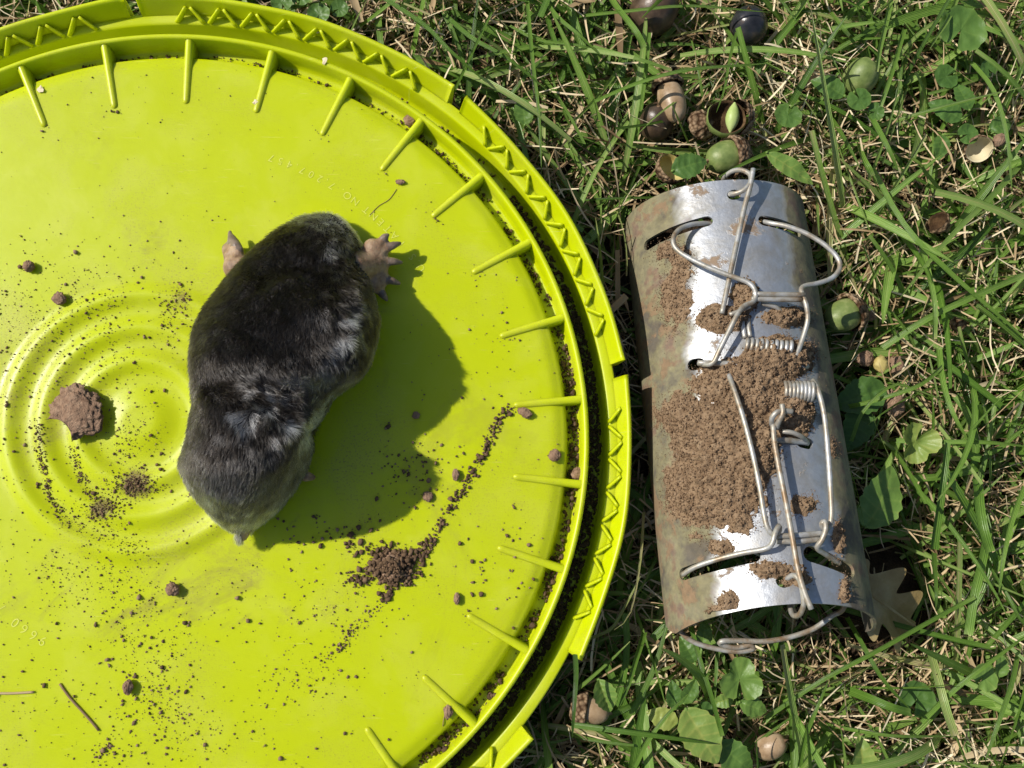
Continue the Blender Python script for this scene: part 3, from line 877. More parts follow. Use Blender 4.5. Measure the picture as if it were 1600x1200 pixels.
# far spring: two arms that leave the slots and swing out over the arch
wire('spring_arm', [(1112, 350, .0265), (1098, 349, .0285), (1080, 351, .0300), (1062, 358, .0315), (1052, 372, .0325), (1056, 388, .0330), (1075, 402, .0335), (1110, 419, .0345), (1150, 434, .0350), (1168, 441, .0352), (1178, 450, .0352), (1181, 462, .0345), (1176, 472, .0345),
                    (1163, 478, .0350), (1152, 492, .0360), (1138, 520, .0350), (1124, 548, .0335), (1115, 566, .0320), (1104, 570, .0300), (1092, 568, .0270)], n=110)
wire('spring_arm', [(1192, 346, .0255), (1206, 349, .0280), (1228, 353, .0295), (1258, 364, .0300), (1288, 382, .0300), (1308, 402, .0295), (1312, 418, .0295), (1302, 433, .0300), (1280, 442, .0310), (1260, 446, .0320), (1252, 452, .0330), (1256, 466, .0335), (1260, 478, .0335),
                    (1262, 500, .0320), (1254, 530, .0305), (1244, 556, .0300), (1238, 570, .0290), (1250, 573, .0265), (1262, 571, .0240)], n=110)
wire('crossbar', [(1176, 459, .0345), (1215, 460, .0345), (1258, 461, .0340)], n=8)
wire('crossbar', [(1174, 467, .0340), (1215, 468, .0340), (1254, 468, .0335)], n=8)
wire('trigger_rod', [(1177, 264, .0350), (1172, 292, .0345), (1163, 325, .0335), (1152, 376, .0330), (1140, 432, .0330), (1128, 490, .0325)], r=.0009, n=40)
wire('wire_ring', [(1146, 306, .0280), (1141, 303, .0310), (1150, 302, .0330), (1162, 297, .0342), (1172, 286, .0345), (1172, 273, .0340), (1160, 266, .0325), (1146, 267, .0300), (1134, 275, .0270), (1130, 284, .0235), (1136, 296, .0230), (1146, 304, .0250)], n=70)
wire('pivot_rod', [(1140, 492, .0325), (1160, 484, .0330), (1172, 478, .0335)], r=.0008, n=10)
wire('spring_stay', [(1160, 496, .0300), (1161, 512, .0312), (1164, 528, .0310)], r=.0008, n=12)
wire('spring_stay', [(1169, 496, .0300), (1170, 512, .0312), (1172, 526, .0310)], r=.0008, n=12)
wire('spring_stay', [(1190, 474, .0315), (1212, 480, .0308), (1222, 490, .0290), (1226, 500, .0265)], r=.0008, n=16)
def coil(px0, py0, px1, py1, zl, rad, turns):
    A = TP(px0, py0, zl); B = TP(px1, py1, zl); n = turns * 14
    d = (B - A) / np.linalg.norm(B - A); s1 = np.cross(d, (0, 0, 1)); s1 /= np.linalg.norm(s1); s2 = np.cross(s1, d)
    t = np.linspace(0, 1, n); a = t * turns * 2 * np.pi
    pts = A + (B - A) * t[:, None] + rad * (np.cos(a)[:, None] * s1 + np.sin(a)[:, None] * s2)
    tube('coil_spring', pts, .00070, M['wire'], trap, 8)
coil(1164, 540, 1240, 545, .0298, .0023, 10)
coil(1224, 612, 1272, 612, .0300, .0031, 8)
wire('pivot_rod', [(1090, 567, .0290), (1130, 568, .0302), (1200, 571, .0304), (1262, 572, .0262)], r=.0010, n=20)
wire('pivot_rod', [(1146, 690, .0290), (1180, 690, .0300), (1225, 688, .0305), (1262, 692, .0262)], r=.0010, n=20)
# near spring: two long legs running down to the hooks
wire('spring_leg', [(1139, 586, .0312), (1146, 606, .0335), (1160, 648, .0350), (1174, 700, .0350), (1186, 756, .0348), (1194, 804, .0342), (1200, 826, .0338), (1210, 836, .0330), (1217, 830, .0335), (1217, 822, .0345), (1211, 834, .0352), (1206, 850, .0345), (1194, 858, .0325),
                    (1160, 864, .0300), (1120, 874, .0262), (1086, 886, .0222), (1066, 898, .0185)], n=130)
wire('spring_leg', [(1270, 594, .0300), (1279, 612, .0325), (1288, 650, .0330), (1294, 710, .0325), (1298, 770, .0318), (1299, 808, .0312), (1294, 824, .0305), (1287, 826, .0310), (1284, 818, .0325), (1289, 815, .0335), (1290, 828, .0338), (1284, 844, .0330), (1277, 856, .0310),
                    (1290, 866, .0275), (1312, 880, .0225)], n=120)
wire('crossbar', [(1212, 838, .0325), (1250, 836, .0325), (1290, 833, .0315)], n=8)
wire('crossbar', [(1214, 846, .0318), (1250, 846, .0320), (1284, 842, .0312)], n=8)
wire('trigger_rod', [(1222, 632, .0385), (1223, 646, .0385), (1216, 660, .0365), (1213, 668, .0345), (1207, 664, .0350), (1206, 654, .0372), (1213, 645, .0385), (1224, 642, .0380), (1238, 643, .0375)], r=.0009, m='wire', n=50)
wire('trigger_rod', [(1208, 662, .0355), (1210, 690, .0352), (1217, 730, .0350), (1228, 785, .0350), (1238, 840, .0352), (1247, 890, .0352), (1257, 925, .0350), (1268, 952, .0345)], r=.0009, m='rusty', n=40)
wire('pivot_rod', [(1222, 674, .0320), (1238, 676, .0325), (1252, 682, .0310), (1260, 690, .0265)], r=.0008, n=16)
wire('wire_ring', [(1229, 912, .0255), (1231, 904, .0300), (1240, 899, .0325), (1249, 906, .0338), (1254, 924, .0338), (1256, 944, .0325), (1250, 959, .0295), (1241, 962, .0270), (1236, 954, .0245), (1234, 936, .0230), (1230, 915, .0230)], n=70)
# long wire that loops out below the near end
wire('digging_loop', [(1330, 905, .0150), (1318, 950, .0080), (1300, 962, .0050), (1272, 982, .0035), (1236, 995, .0030), (1196, 1002, .0030), (1158, 1001, .0030), (1128, 1002, .0035), (1127, 1007, .0020), (1150, 1012, .0010), (1172, 1008, .0012), (1176, 1014, .0000), (1150, 1018, .0000), (1112, 1012, .0005), (1082, 1002, .0010), (1062, 985, .0020), (1056, 962, .0040)], m='rusty', n=130)

# ---- soil caked over the middle of the trap: a raised crust following the arch, with crumbs
soil = tag(empty('soil_pile', tuple(TPOS), TROT), 'crumbly brown soil heaped over the middle of the metal trap', 'soil')
def soil_field(pxy):
    """height weight from photo spots (ellipses) for the crust on the trap"""
    h = np.full(len(pxy), -1.0)
    for cx, cy, rx, ry, ht in ((1120, 690, 80, 85, 1.0), (1165, 604, 88, 54, 1.15), (1120, 770, 75, 55, .85), (1210, 560, 60, 40, 1.2), (1235, 640, 40, 48, 1.2), (1130, 500, 44, 26, .9), (1165, 462, 26, 30, .8), (1225, 495, 40, 18, .8),
                           (1070, 650, 44, 40, .7), (1175, 700, 45, 60, 1.15), (1082, 745, 42, 46, .7), (1155, 810, 22, 24, .55), (1058, 470, 22, 40, .35), (1065, 420, 16, 30, .3), (1046, 395, 22, 16, .3), (1258, 790, 20, 16, .35), (1125, 855, 22, 12, .45), (1090, 838, 14, 8, .35),
                           (1215, 890, 42, 14, .5), (1245, 905, 26, 18, .55), (1308, 840, 12, 30, .5), (1318, 925, 9, 26, .45), (1138, 940, 16, 18, .45), (1120, 955, 14, 9, .35), (1300, 700, 8, 14, .3)):
        d = np.sqrt(((pxy[:, 0] - cx) / rx) ** 2 + ((pxy[:, 1] - cy) / ry) ** 2)
        h = np.maximum(h, ht * (1 - d ** 2))
    return h
def build_trap_soil():
    nu, npz = 420, 260
    us = np.linspace(.05, .985, nu); ph = np.linspace(.25, 2.85, npz)
    U, PH = np.meshgrid(us, ph, indexing='ij'); U = U.ravel(); PH = PH.ravel()
    def skin(h): return np.stack([-(TA + h) * np.cos(PH), -(U - .5) * TL, (TB + h) * np.sin(PH)], 1)
    S0 = skin(0.0); wpx = proj(S0 @ TR.T + TPOS)
    f = soil_field(wpx)
    big = vnoise(S0, 140, 41, 3); fine = vnoise(S0, 520, 43, 2); tiny = vnoise(S0, 1200, 47, 1)
    edge = np.where(f > .25, f * 1.25 + .1, f) + .42 * big + .30 * fine + .12 * tiny
    h = np.clip(edge, 0, 1.6)
    hh = (0.0019 * h ** .8 + np.where(h > 0, .0006 * np.maximum(fine, -.4) + .0005 * np.maximum(tiny, -.3), 0)) * np.clip(f + .65, .25, 1.3)
    hh = hh * (.12 + .88 * smooth(0, .75, edge)); hh = np.where(edge > 0, np.maximum(hh, .00012), -.0005)
    V = skin(hh)
    Fq = grid_faces(nu, npz)[:, ::-1]
    keep = (edge[Fq] > 0).any(1)
    Fq = Fq[keep]; used = np.unique(Fq); remap = np.full(len(V), -1); remap[used] = np.arange(len(used))
    mesh('crust', V[used], remap[Fq], M['cake'], soil)
    # loose crumbs on and around the crust
    prob = np.clip(edge + .30, 0, .8) * (edge > -.30)
    pk = rng.choice(len(V), 7000, p=prob / prob.sum())
    nrm = np.stack([-np.cos(PH), 0 * PH, np.sin(PH)], 1)
    pr2 = np.clip(edge + .95, 0, 1) ** 2.5 * (edge < .3)
    pk2 = rng.choice(len(V), 9000, p=pr2 / pr2.sum())
    return np.vstack([V[pk] + nrm[pk] * .0002, skin(0.0)[pk2] + nrm[pk2] * .00005 + rng.normal(0, .0002, (9000, 3)) * np.array([1, 1, 0])])
_soil_pts = build_trap_soil()

_ico = None
def crumbs(name, pts, sizes, m, parent=None, sub=1, tintv=None, seed=0):
    """many small angular lumps as one mesh"""
    global _ico
    bm = bmesh.new(); bmesh.ops.create_icosphere(bm, subdivisions=sub, radius=1.0)
    iv = np.array([v.co for v in bm.verts]); if_ = np.array([[v.index for v in f.verts] for f in bm.faces]); bm.free()
    n = len(pts); k = len(iv)
    rg = np.random.default_rng(seed + 100)
    rad = 1 + rg.uniform(-.38, .38, (n, k))
    ax = rg.normal(size=(n, 3)); ax /= np.linalg.norm(ax, axis=1)[:, None]
    st = rg.uniform(.65, 1.25, (n, 1, 3))
    V = iv[None] * rad[:, :, None] * st
    an = rg.uniform(0, 6.28, n); K = np.zeros((n, 3, 3))
    K[:, 0, 1] = -ax[:, 2]; K[:, 0, 2] = ax[:, 1]; K[:, 1, 0] = ax[:, 2]; K[:, 1, 2] = -ax[:, 0]; K[:, 2, 0] = -ax[:, 1]; K[:, 2, 1] = ax[:, 0]
    Rm = np.eye(3)[None] + np.sin(an)[:, None, None] * K + (1 - np.cos(an))[:, None, None] * (K @ K)
    V = np.einsum('nij,nkj->nki', Rm, V) * np.asarray(sizes)[:, None, None] + np.asarray(pts)[:, None, :]
    F = (if_[None] + (np.arange(n) * k)[:, None, None]).reshape(-1, 3)
    tv = rg.uniform(.15, .85, n) if tintv is None else tintv
    return mesh(name, V.reshape(-1, 3), F, m, parent, smooth_=False, tint=np.repeat(tv, k))
_sz = np.abs(rng.normal(.00012, .00014, len(_soil_pts))) + .00011; _sz[7000:] = rng.uniform(.00006, .00018, 9000)
co_ = crumbs('loose_crumbs', _soil_pts, _sz, M['crumb'], soil, 1, rng.uniform(.45, 1.0, len(_sz)), 1); co_['kind'] = 'stuff'
print('trap done')
# ================================================================ SOIL ON THE LID
def lid_z(x, y):
    r = np.hypot(x, y) * 1000
    return np.where(r < 133.5, lid_top(r), -6.4) * MM + np.where(r < 75, ring_z(x, y), 0)
def on_lid(px, py):
    q = P(px, py, 0.0); return q
def clod(name, px, py, size, label, flat=.6, seed=0, sub=4, stretch=(1, 1), z0=None, rz=0.0, group=None, m='clod', cut=None):
    q = P(px, py, 0.001 if z0 is None else z0); z = float(lid_z(q[0], q[1])) if z0 is None else z0
    bm = bmesh.new(); bmesh.ops.create_icosphere(bm, subdivisions=sub, radius=1.0)
    V = np.array([v.co for v in bm.verts]); F = np.array([[v.index for v in f.verts] for f in bm.faces]); bm.free()
    n1 = vnoise(V + seed * 3.1, 1.6, seed, 2); n2 = vnoise(V + seed * 1.7, 5.0, seed + 9, 3); n3 = vnoise(V, 13, seed + 3, 1)
    V = V * (1 + .28 * n1 + .22 * n2 + .10 * n3)[:, None]
    if cut:
        for (cx, cy, cr) in cut:                                   # a bite broken out of the side
            d = V[:, :2] - np.array([cx, cy]); L = np.linalg.norm(d, axis=1) + 1e-6
            k = L < cr; V[k, :2] = np.array([cx, cy]) + d[k] / L[k, None] * cr
    if z0 is None and size < .005: size *= .78
    V = V * np.array([stretch[0], stretch[1], flat]) * size
    V[:, 2] -= V[:, 2].min() - .02 * size
    o = mesh(name, V, F, M[m])
    o.location = (q[0], q[1], z - .0001); o.rotation_euler = (0, 0, rz)
    return tag(o, label, 'soil clod', group or ('soil clods on the lid' if z0 is None or z0 > -.01 else 'soil lumps on the lawn'))
clod('soil_clod', 124, 648, .0086, 'large ragged brown soil clod left of the mole, biggest on the lid', .24, 3, 5, (1.02, .98), rz=.2, cut=[(-1.0, -.75, .75)])
clod('soil_clod', 46, 417, .0024, 'small dark round clod near the left edge, above the rings', .8, 4)
clod('soil_clod', 94, 467, .0028, 'crumbling dark clod up and left of the moulded rings', .6, 5, cut=[(.9, .9, .5)])
clod('soil_clod', 270, 921, .0027, 'single round brown clod just below the mole\'s tail end', .8, 6)
clod('soil_clod', 201, 1073, .0026, 'lumpy dark clod on the bare lower left of the lid', .7, 7, stretch=(.8, 1.1))
clod('soil_clod', 867, 712, .0025, 'pale brown clod alone between two right-hand ribs', .7, 8)
clod('soil_clod', 820, 645, .0026, 'dark clod at the tip of the rightmost horizontal rib', .6, 9, stretch=(1.2, .8), rz=-.4)
clod('soil_clod', 712, 742, .0020, 'dark clod inside the mole\'s shadow close to the crumb trail', .7, 10, stretch=(.8, 1.2))
clod('soil_clod', 668, 776, .0021, 'flat dark clod in the shadow above the soil heap', .5, 11)
clod('soil_clod', 650, 649, .0016, 'tiny dark clod in the middle of the mole\'s shadow', .7, 12)
clod('soil_clod', 714, 936, .0019, 'narrow clod on the bright floor right of the soil heap', .7, 13, stretch=(.7, 1.3))
clod('soil_clod', 902, 741, .0023, 'tan clod wedged in the gutter beside the right rim', .8, 14, z0=-.0062)
clod('soil_clod', 641, 192, .0022, 'small grey clod lodged in the gutter at the upper right rim', .8, 15, z0=-.0062)
clod('soil_clod', 700, 1112, .0023, 'clod with a trailing root fibre beside a lower right rib', .6, 16, stretch=(.8, 1.2))
clod('soil_clod', 625, 284, .0014, 'black speck of soil ending a thin scratch below an upper right rib', .6, 17, stretch=(1.5, .8))
# the heap with its own loose grains
heap = tag(empty('soil_heap', tuple(P(612, 886, 0))), 'small heap of dark crumbly soil at the edge of the mole\'s shadow', 'soil')
def rnd_poly(pts, n, spread):
    pts = np.array(pts, float); d = np.r_[0, np.cumsum(np.linalg.norm(np.diff(pts, axis=0), axis=1))]
    s = rng.uniform(0, d[-1], n)
    x = np.interp(s, d, pts[:, 0]); y = np.interp(s, d, pts[:, 1])
    sp = np.interp(s, d, np.broadcast_to(spread, (len(pts),)))
    return np.stack([x + rng.normal(0, 1, n) * sp, y + rng.normal(0, 1, n) * sp], 1)
def px_to_lid(pp):
    return np.array([P(a, b, 0.0005) for a, b in pp])
def build_heap():
    O = np.array(heap.location)
    pp = np.vstack([rng.normal((616, 886), (17, 13), (700, 2)), rnd_poly([(600, 880), (575, 900), (545, 908)], 130, 7), rnd_poly([(616, 905), (606, 925), (598, 938)], 70, 5), rnd_poly([(640, 878), (662, 862), (675, 845)], 130, 6), rnd_poly([(600, 870), (570, 860), (535, 850)], 60, 9)])
    q = px_to_lid(pp); d = np.hypot((pp[:, 0] - 616) / 24, (pp[:, 1] - 886) / 19)
    q[:, 2] = lid_z(q[:, 0], q[:, 1]) + rng.uniform(0, 1, len(q)) * .0042 * np.exp(-d ** 2) + .0003
    sz = np.clip(np.abs(rng.normal(.00042, .00032, len(q))), .0002, .0013)
    crumbs('grains', q - O, sz, M['crumb'], heap, 1, rng.uniform(.2, .75, len(q)), 5)
    g = np.linspace(-1, 1, 41); X, Y = np.meshgrid(g, g, indexing='ij')
    r = np.hypot(X, Y).ravel()
    c3 = np.c_[X.ravel(), Y.ravel(), 0 * r]
    h = .0040 * np.clip(1 - r ** 1.3 + .35 * vnoise(c3, 4, 3, 3), 0, 2) ** 1.1
    cq = P(616, 886, 0) - O
    V = np.c_[X.ravel() * .0062 + cq[0], Y.ravel() * .0050 + cq[1], h + .0002 - .0006 * (h <= 0)]
    Fq = grid_faces(41, 41); Fq = Fq[(h[Fq] > 0).any(1)]
    mesh('mound', V, Fq, M['clod'], heap)
build_heap()
def build_lid_crumbs():
    L = []; S = []; Tn = []
    def add(pp, s0, s1, t0=.30, t1=.95):
        pp = np.asarray(pp); n = len(pp)
        L.append(pp); S.append(np.clip(np.exp(rng.normal(math.log((s0 * s1) ** .5) - .22, .45, n)), s0 * .6, s1 * 1.3)); Tn.append(rng.uniform(t0, min(1.0, t1 + .05), n))
    U = lambda x0, x1, y0, y1, n: np.stack([rng.uniform(x0, x1, n), rng.uniform(y0, y1, n)], 1)
    add(U(-250, 900, 60, 1350, 1500), .10, .26); add(U(-100, 470, 540, 1250, 900), .10, .28)
    add(U(-50, 880, 600, 1250, 130), .3, .8); add(U(-50, 300, 380, 1200, 130), .3, .75)
    add(rng.normal((110, 470), (70, 50), (420, 2)), .12, .38); add(rng.normal((40, 560), (45, 55), (260, 2)), .12, .36); add(rng.normal((160, 560), (60, 45), (320, 2)), .12, .34)
    add(rng.normal((325, 362), (16, 13), (60, 2)), .15, .4); add(rng.normal((285, 470), (22, 16), (160, 2)), .15, .42); add(rng.normal((262, 510), (9, 25), (60, 2)), .15, .4)
    add(rng.normal((212, 758), (20, 10), (420, 2)), .15, .42, .25, .7); add(rng.normal((160, 795), (17, 12), (300, 2)), .15, .4, .25, .7); add(rng.normal((205, 690), (32, 30), (260, 2)), .12, .32)
    add(rnd_poly([(62, 660), (66, 720), (78, 775), (96, 810)], 330, 5), .14, .45, .2, .7); add(rnd_poly([(112, 700), (122, 740), (140, 775)], 180, 5), .14, .4, .2, .7); add(rnd_poly([(100, 810), (150, 830), (230, 860)], 200, 12), .12, .32, .2, .7)
    add(rng.normal((230, 1010), (45, 60), (240, 2)), .14, .4); add(rng.normal((240, 1085), (30, 35), (150, 2)), .2, .55); add(rng.normal((120, 890), (60, 25), (180, 2)), .12, .32); add(rng.normal((190, 930), (60, 25), (140, 2)), .12, .32)
    add(rng.normal((165, 1175), (14, 12), (50, 2)), .2, .6); add(rng.normal((290, 1150), (60, 22), (120, 2)), .14, .45)
    add(rnd_poly([(800, 640), (782, 652), (768, 682), (752, 715), (735, 745), (712, 785), (690, 820), (672, 850)], 330, 4.5), .22, .75, .15, .6)
    add(rnd_poly([(598, 938), (575, 962), (548, 990), (525, 1018), (500, 1040)], 130, 6), .18, .5); add(rng.normal((645, 735), (35, 30), (110, 2)), .25, .75); add(rng.normal((520, 835), (45, 20), (70, 2)), .25, .8)
    add(rng.normal((480, 1070), (40, 25), (120, 2)), .14, .42); add(rng.normal((520, 950), (50, 30), (110, 2)), .15, .5); add(rng.normal((790, 870), (60, 60), (60, 2)), .25, .7); add(rng.normal((800, 560), (50, 70), (60, 2)), .2, .5)
    for tx, ty in ((505, 212), (598, 268), (677, 340), (742, 428), (788, 527), (808, 632), (732, 962), (660, 1058), (68, 198), (178, 170)):
        add(rng.normal((tx, ty), (9, 8), (9, 2)), .15, .5)
    pp = np.vstack(L); sz = np.hstack(S) * MM; tn = np.hstack(Tn)
    q = px_to_lid(pp); r = np.hypot(q[:, 0], q[:, 1])
    moleb = (pp[:, 0] > 300) & (pp[:, 0] < 575) & (pp[:, 1] > 345) & (pp[:, 1] < 800)
    k = (r < .132) & ~moleb
    q, sz, tn = q[k], sz[k], tn[k]
    q[:, 2] = lid_z(q[:, 0], q[:, 1]) + sz * .45
    # gutter and groove dirt
    G = []; GS = []
    for a0, a1, n, s0, s1, fill in ((-75, -5, 1050, .25, .9, 1.3), (-5, 22, 450, .25, .8, .9), (22, 60, 420, .2, .55, .35), (60, 130, 620, .18, .5, .3), (-140, -75, 500, .3, .9, 1.0), (130, 220, 500, .2, .5, .3)):
        a = np.radians(rng.uniform(a0, a1, n)); rad = rng.uniform(134.6, 138.6, n) if fill < .5 else np.clip(rng.normal(137.0, 1.3, n), 134.3, 138.8)
        if fill < .5: rad = rng.uniform(134.3, 136.8, n)
        pk_ = rng.random(n) < .55 + .75 * vnoise(np.stack([a * 6, a * 0, a * 0], 1), 1.0, 61, 3); a, rad = a[pk_], rad[pk_]; n = len(a)
        s = np.clip(np.exp(rng.normal(math.log((s0 * s1) ** .5), .45, n)), s0 * .6, s1 * 1.4)
        zz = -6.5 + s * .5 + rng.uniform(0, 1, n) ** 1.6 * fill * 1.9 * np.clip((rad - 133.6) / 4.5, 0.2, 1)
        G.append(np.stack([rad * np.cos(a), rad * np.sin(a), zz], 1) * MM); GS.append(s * MM)
    for a0, a1, n in ((-75, 22, 2600), (22, 38, 260), (38, 70, 130), (70, 120, 50)):  # real groove soil, extra thick on the right to deepen the shade there
        a = np.radians(rng.uniform(a0, a1, n)); rad = rng.uniform(142.4, 147.9, n); s = rng.uniform(.2, .85, n)
        G.append(np.stack([rad * np.cos(a), rad * np.sin(a), -18.6 + s * .4], 1) * MM); GS.append(s * MM)
    g = np.vstack(G); gs = np.hstack(GS)
    allp = np.vstack([q, g]); alls = np.r_[sz, gs]; allt = np.r_[tn, rng.uniform(.10, .55, len(g))]
    o = crumbs('soil_crumbs', allp, alls, M['crumb'], None, 1, allt, 9)
    tag(o, 'loose dark soil crumbs scattered over the lid floor and gutter', 'soil', kind='stuff')
build_lid_crumbs()
# straws and a root fibre on the lid
def lid_straw(name, pts, r, label, tv):
    L = np.array([P(a, b, 0.0) for a, b in pts]); L[:, 2] = lid_z(L[:, 0], L[:, 1]) + r * MM * .8
    V, F = tube_arrays(catmull(L, 14), r * MM, 6)
    o = mesh(name, V, F, M['straw'], tint=np.full(len(V), tv))
    return tag(o, label, 'straw' if name == 'straw' else 'root fibre', 'plant bits lying on the lid')
lid_straw('straw', [(94, 1068), (110, 1090), (130, 1112), (146, 1130), (155, 1141)], .42, 'bent brown straw lying on the lower left of the lid', .25)
lid_straw('straw', [(-10, 1083), (20, 1083), (54, 1081)], .40, 'pale thin straw entering the lid from the left picture edge', .55)
lid_straw('root_fibre', [(694, 1120), (692, 1135), (695, 1150), (693, 1160)], .14, 'hair-thin root fibre hanging from a clod by the lower right rib', .3)
lid_straw('root_fibre', [(620, 296), (608, 312), (592, 322), (578, 336)], .13, 'hair-thin dark fibre near the moulded patent number', .1)

def flake(px, py, size, z, label, seed, cat='flake'):
    q = P(px, py, z); rg = np.random.default_rng(seed); n = 9
    a = np.linspace(0, 2 * np.pi, n, endpoint=False); r = size * rg.uniform(.55, 1.15, n)
    top = np.stack([r * np.cos(a), .7 * r * np.sin(a), rg.uniform(.0001, .0006, n)], 1); bot = top - np.array([0, 0, .0002])
    V = np.vstack([top, bot, [[0, 0, .0005]], [[0, 0, .0002]]])
    F = [(2 * n, i, (i + 1) % n) for i in range(n)] + [(2 * n + 1, n + (i + 1) % n, n + i) for i in range(n)] + [(i, n + i, n + (i + 1) % n, (i + 1) % n) for i in range(n)]
    o = mesh('plant_flake', V, F, M['straw'], smooth_=False, tint=np.full(len(V), .97)); o.location = tuple(q); o.rotation_euler = (0, 0, rg.uniform(0, 3))
    return tag(o, label, cat, 'pale flakes stuck to the lid')
flake(497, 46, .0020, -.0040, 'pale papery flake among the zigzag struts at the lid\'s top', 1)
flake(508, 95, .0017, .0019, 'small pinkish flake on top of the inner rim near the top', 2)
flake(64, 140, .0018, .0002, 'white fleck beside the leftmost rib tip', 3)
flake(399, 160, .0012, .0003, 'white fleck stuck beside a rib right of the top middle', 4)
# ================================================================ ACORNS, WEEDS, OAK LEAF
OBST = []                                          # (x, y, top z, radius, chance that a blade over it is left out)
def mat_nut(name, c0, c1, c2, rough=.32):
    return mat_simple(name, [(.32, c0), (.5, c1), (.66, c2)], 190, rough + .06, .00015, 420, .45, 8)
M['green_nut'] = mat_nut('green_acorn_skin', (.10, .145, .035), (.17, .22, .06), (.27, .30, .11), .42)
M['tan_nut'] = mat_nut('tan_acorn_skin', (.20, .125, .065), (.33, .225, .13), (.42, .31, .20))
M['dark_nut'] = mat_nut('dark_acorn_skin', (.014, .015, .018), (.030, .030, .034), (.085, .06, .045), .18)
M['brown_nut'] = mat_nut('brown_acorn_skin', (.035, .022, .014), (.075, .048, .03), (.14, .09, .055), .3)
def mat_cap():
    m, t, bs, out = mat('acorn_cap_scales')
    co = objco(t)
    vo = N(t, 'ShaderNodeTexVoronoi', feature='F1'); vo.inputs['Scale'].default_value = 620; t.links.new(co, vo.inputs['Vector'])
    n = noise_node(t, 240, 5, 0.6, co)
    c = ramp(t, [(.3, (.12, .072, .038)), (.5, (.27, .18, .105)), (.7, (.44, .32, .20))], n.outputs[0])
    gap = ramp(t, [(.35, (1, 1, 1)), (.75, (.22, .16, .11))], vo.outputs['Distance'])
    mx = N(t, 'ShaderNodeMix', data_type='RGBA', blend_type='MULTIPLY'); mx.inputs[0].default_value = 1.0
    t.links.new(c.outputs[0], mx.inputs[6]); t.links.new(gap.outputs[0], mx.inputs[7]); t.links.new(mx.outputs[2], bs.inputs['Base Color'])
    bs.inputs['Roughness'].default_value = .85; bs.inputs['Specular IOR Level'].default_value = .2
    bump(t, bs, math_(t, 'SUBTRACT', math_(t, 'MULTIPLY', n.outputs[0], .5), vo.outputs['Distance']), .0010, 0.9)
    return m
M['cap'] = mat_cap()
M['cup_inside'] = mat_simple('acorn_cup_lining', [(.3, (.34, .25, .07)), (.6, (.50, .42, .16)), (.8, (.58, .52, .28))], 90, .6, .0002, 300, .3)
M['cup_cream'] = mat_simple('cream_cup_lining', [(.3, (.46, .38, .22)), (.7, (.64, .57, .38))], 90, .6, .0002, 300, .3)
M['rotten'] = mat_simple('rotten_nut_inside', [(.3, (.03, .016, .008)), (.6, (.09, .05, .022)), (.8, (.2, .13, .06))], 240, .9, .0008, 500, .2)
M['kernel'] = mat_simple('green_kernel', [(.3, (.30, .40, .10)), (.7, (.46, .54, .20))], 90, .45, .0002, 300, .4)
def lathe_mesh(name, prof, seg, m, parent, jitter=0.0, seed=0, rot=None, off=(0, 0, 0), scale_bumps=0.0):
    prof = np.asarray(prof, float)
    a = np.linspace(0, 2 * np.pi, seg, endpoint=False)
    V = np.stack([prof[:, 0, None] * np.cos(a), prof[:, 0, None] * np.sin(a), np.broadcast_to(prof[:, 1, None], (len(prof), seg))], -1).reshape(-1, 3)
    size = np.abs(prof).max()
    if scale_bumps:
        ii = np.repeat(np.arange(len(prof)), seg); jj = np.tile(np.arange(seg), len(prof))
        b = np.cos((jj + (ii % 2) * 1.5) / 3 * 2 * np.pi) * np.cos(ii * np.pi)
        V = V * (1 + scale_bumps * b)[:, None]
    if jitter: V = V * (1 + jitter * vnoise(V / size + seed, 2.2, seed, 3))[:, None]
    if rot is not None: V = V @ rot.T
    V = V + np.array(off)
    F = [tuple(int(x) for x in f[::-1]) for f in grid_faces(len(prof), seg, True)]
    return mesh(name, V, F, m, parent)
def axis_rot(az, el):
    z = np.array([math.cos(el) * math.cos(az), math.cos(el) * math.sin(az), math.sin(el)])
    x = np.cross((0, 0, 1.0), z); x = x / np.linalg.norm(x) if np.linalg.norm(x) > 1e-4 else np.array([1.0, 0, 0])
    return np.stack([x, np.cross(z, x), z], 1)
def acorn(px, py, d, ln, az, el, nut, label, cap=True, z=-.0185, gap=0.0, cover=.42, keep=.9):
    q = P(px, py, z); o = empty('acorn', tuple(q)); tag(o, label, 'acorn', 'acorns fallen on the lawn')
    R_ = axis_rot(math.radians(az), math.radians(el)); r = d / 2
    t = np.linspace(0, 1, 22)
    rad = r * np.sin(np.arccos(np.clip(1 - 2 * t, -1, 1))) ** .85 * (1 - .10 * t)
    pr_ = np.stack([np.maximum(rad, 1e-5), (t - .5) * ln], 1)
    nu_ = lathe_mesh('nut', pr_, 30, M[nut], o, .015, int(px), R_)
    tip = [(1e-5, ln * .5 + .0011), (.0003, ln * .5 + .0009), (.0006, ln * .5 + .0001), (.0012, ln * .5 - .0006)][::-1]
    lathe_mesh('point', tip, 10, M['cap'], nu_, 0, 0, R_)
    if cap:
        tt = np.linspace(0, cover, 13)
        cr = (r + .0011) * np.sin(np.arccos(np.clip(1 - 2 * tt, -1, 1))) ** .8 + .0003
        outer = np.stack([np.maximum(cr, 1e-5), (tt - .5) * ln - .0012 - gap], 1)
        inner = [(cr[-1] - .0009, outer[-1, 1] + .0004), (cr[-1] - .0016, outer[-1, 1] - .001)]
        lathe_mesh('cap', np.vstack([outer, inner]), 36, M['cap'], o, .05, int(py), R_, scale_bumps=.022)
    OBST.append((q[0], q[1], z + r, r, keep))
    return o
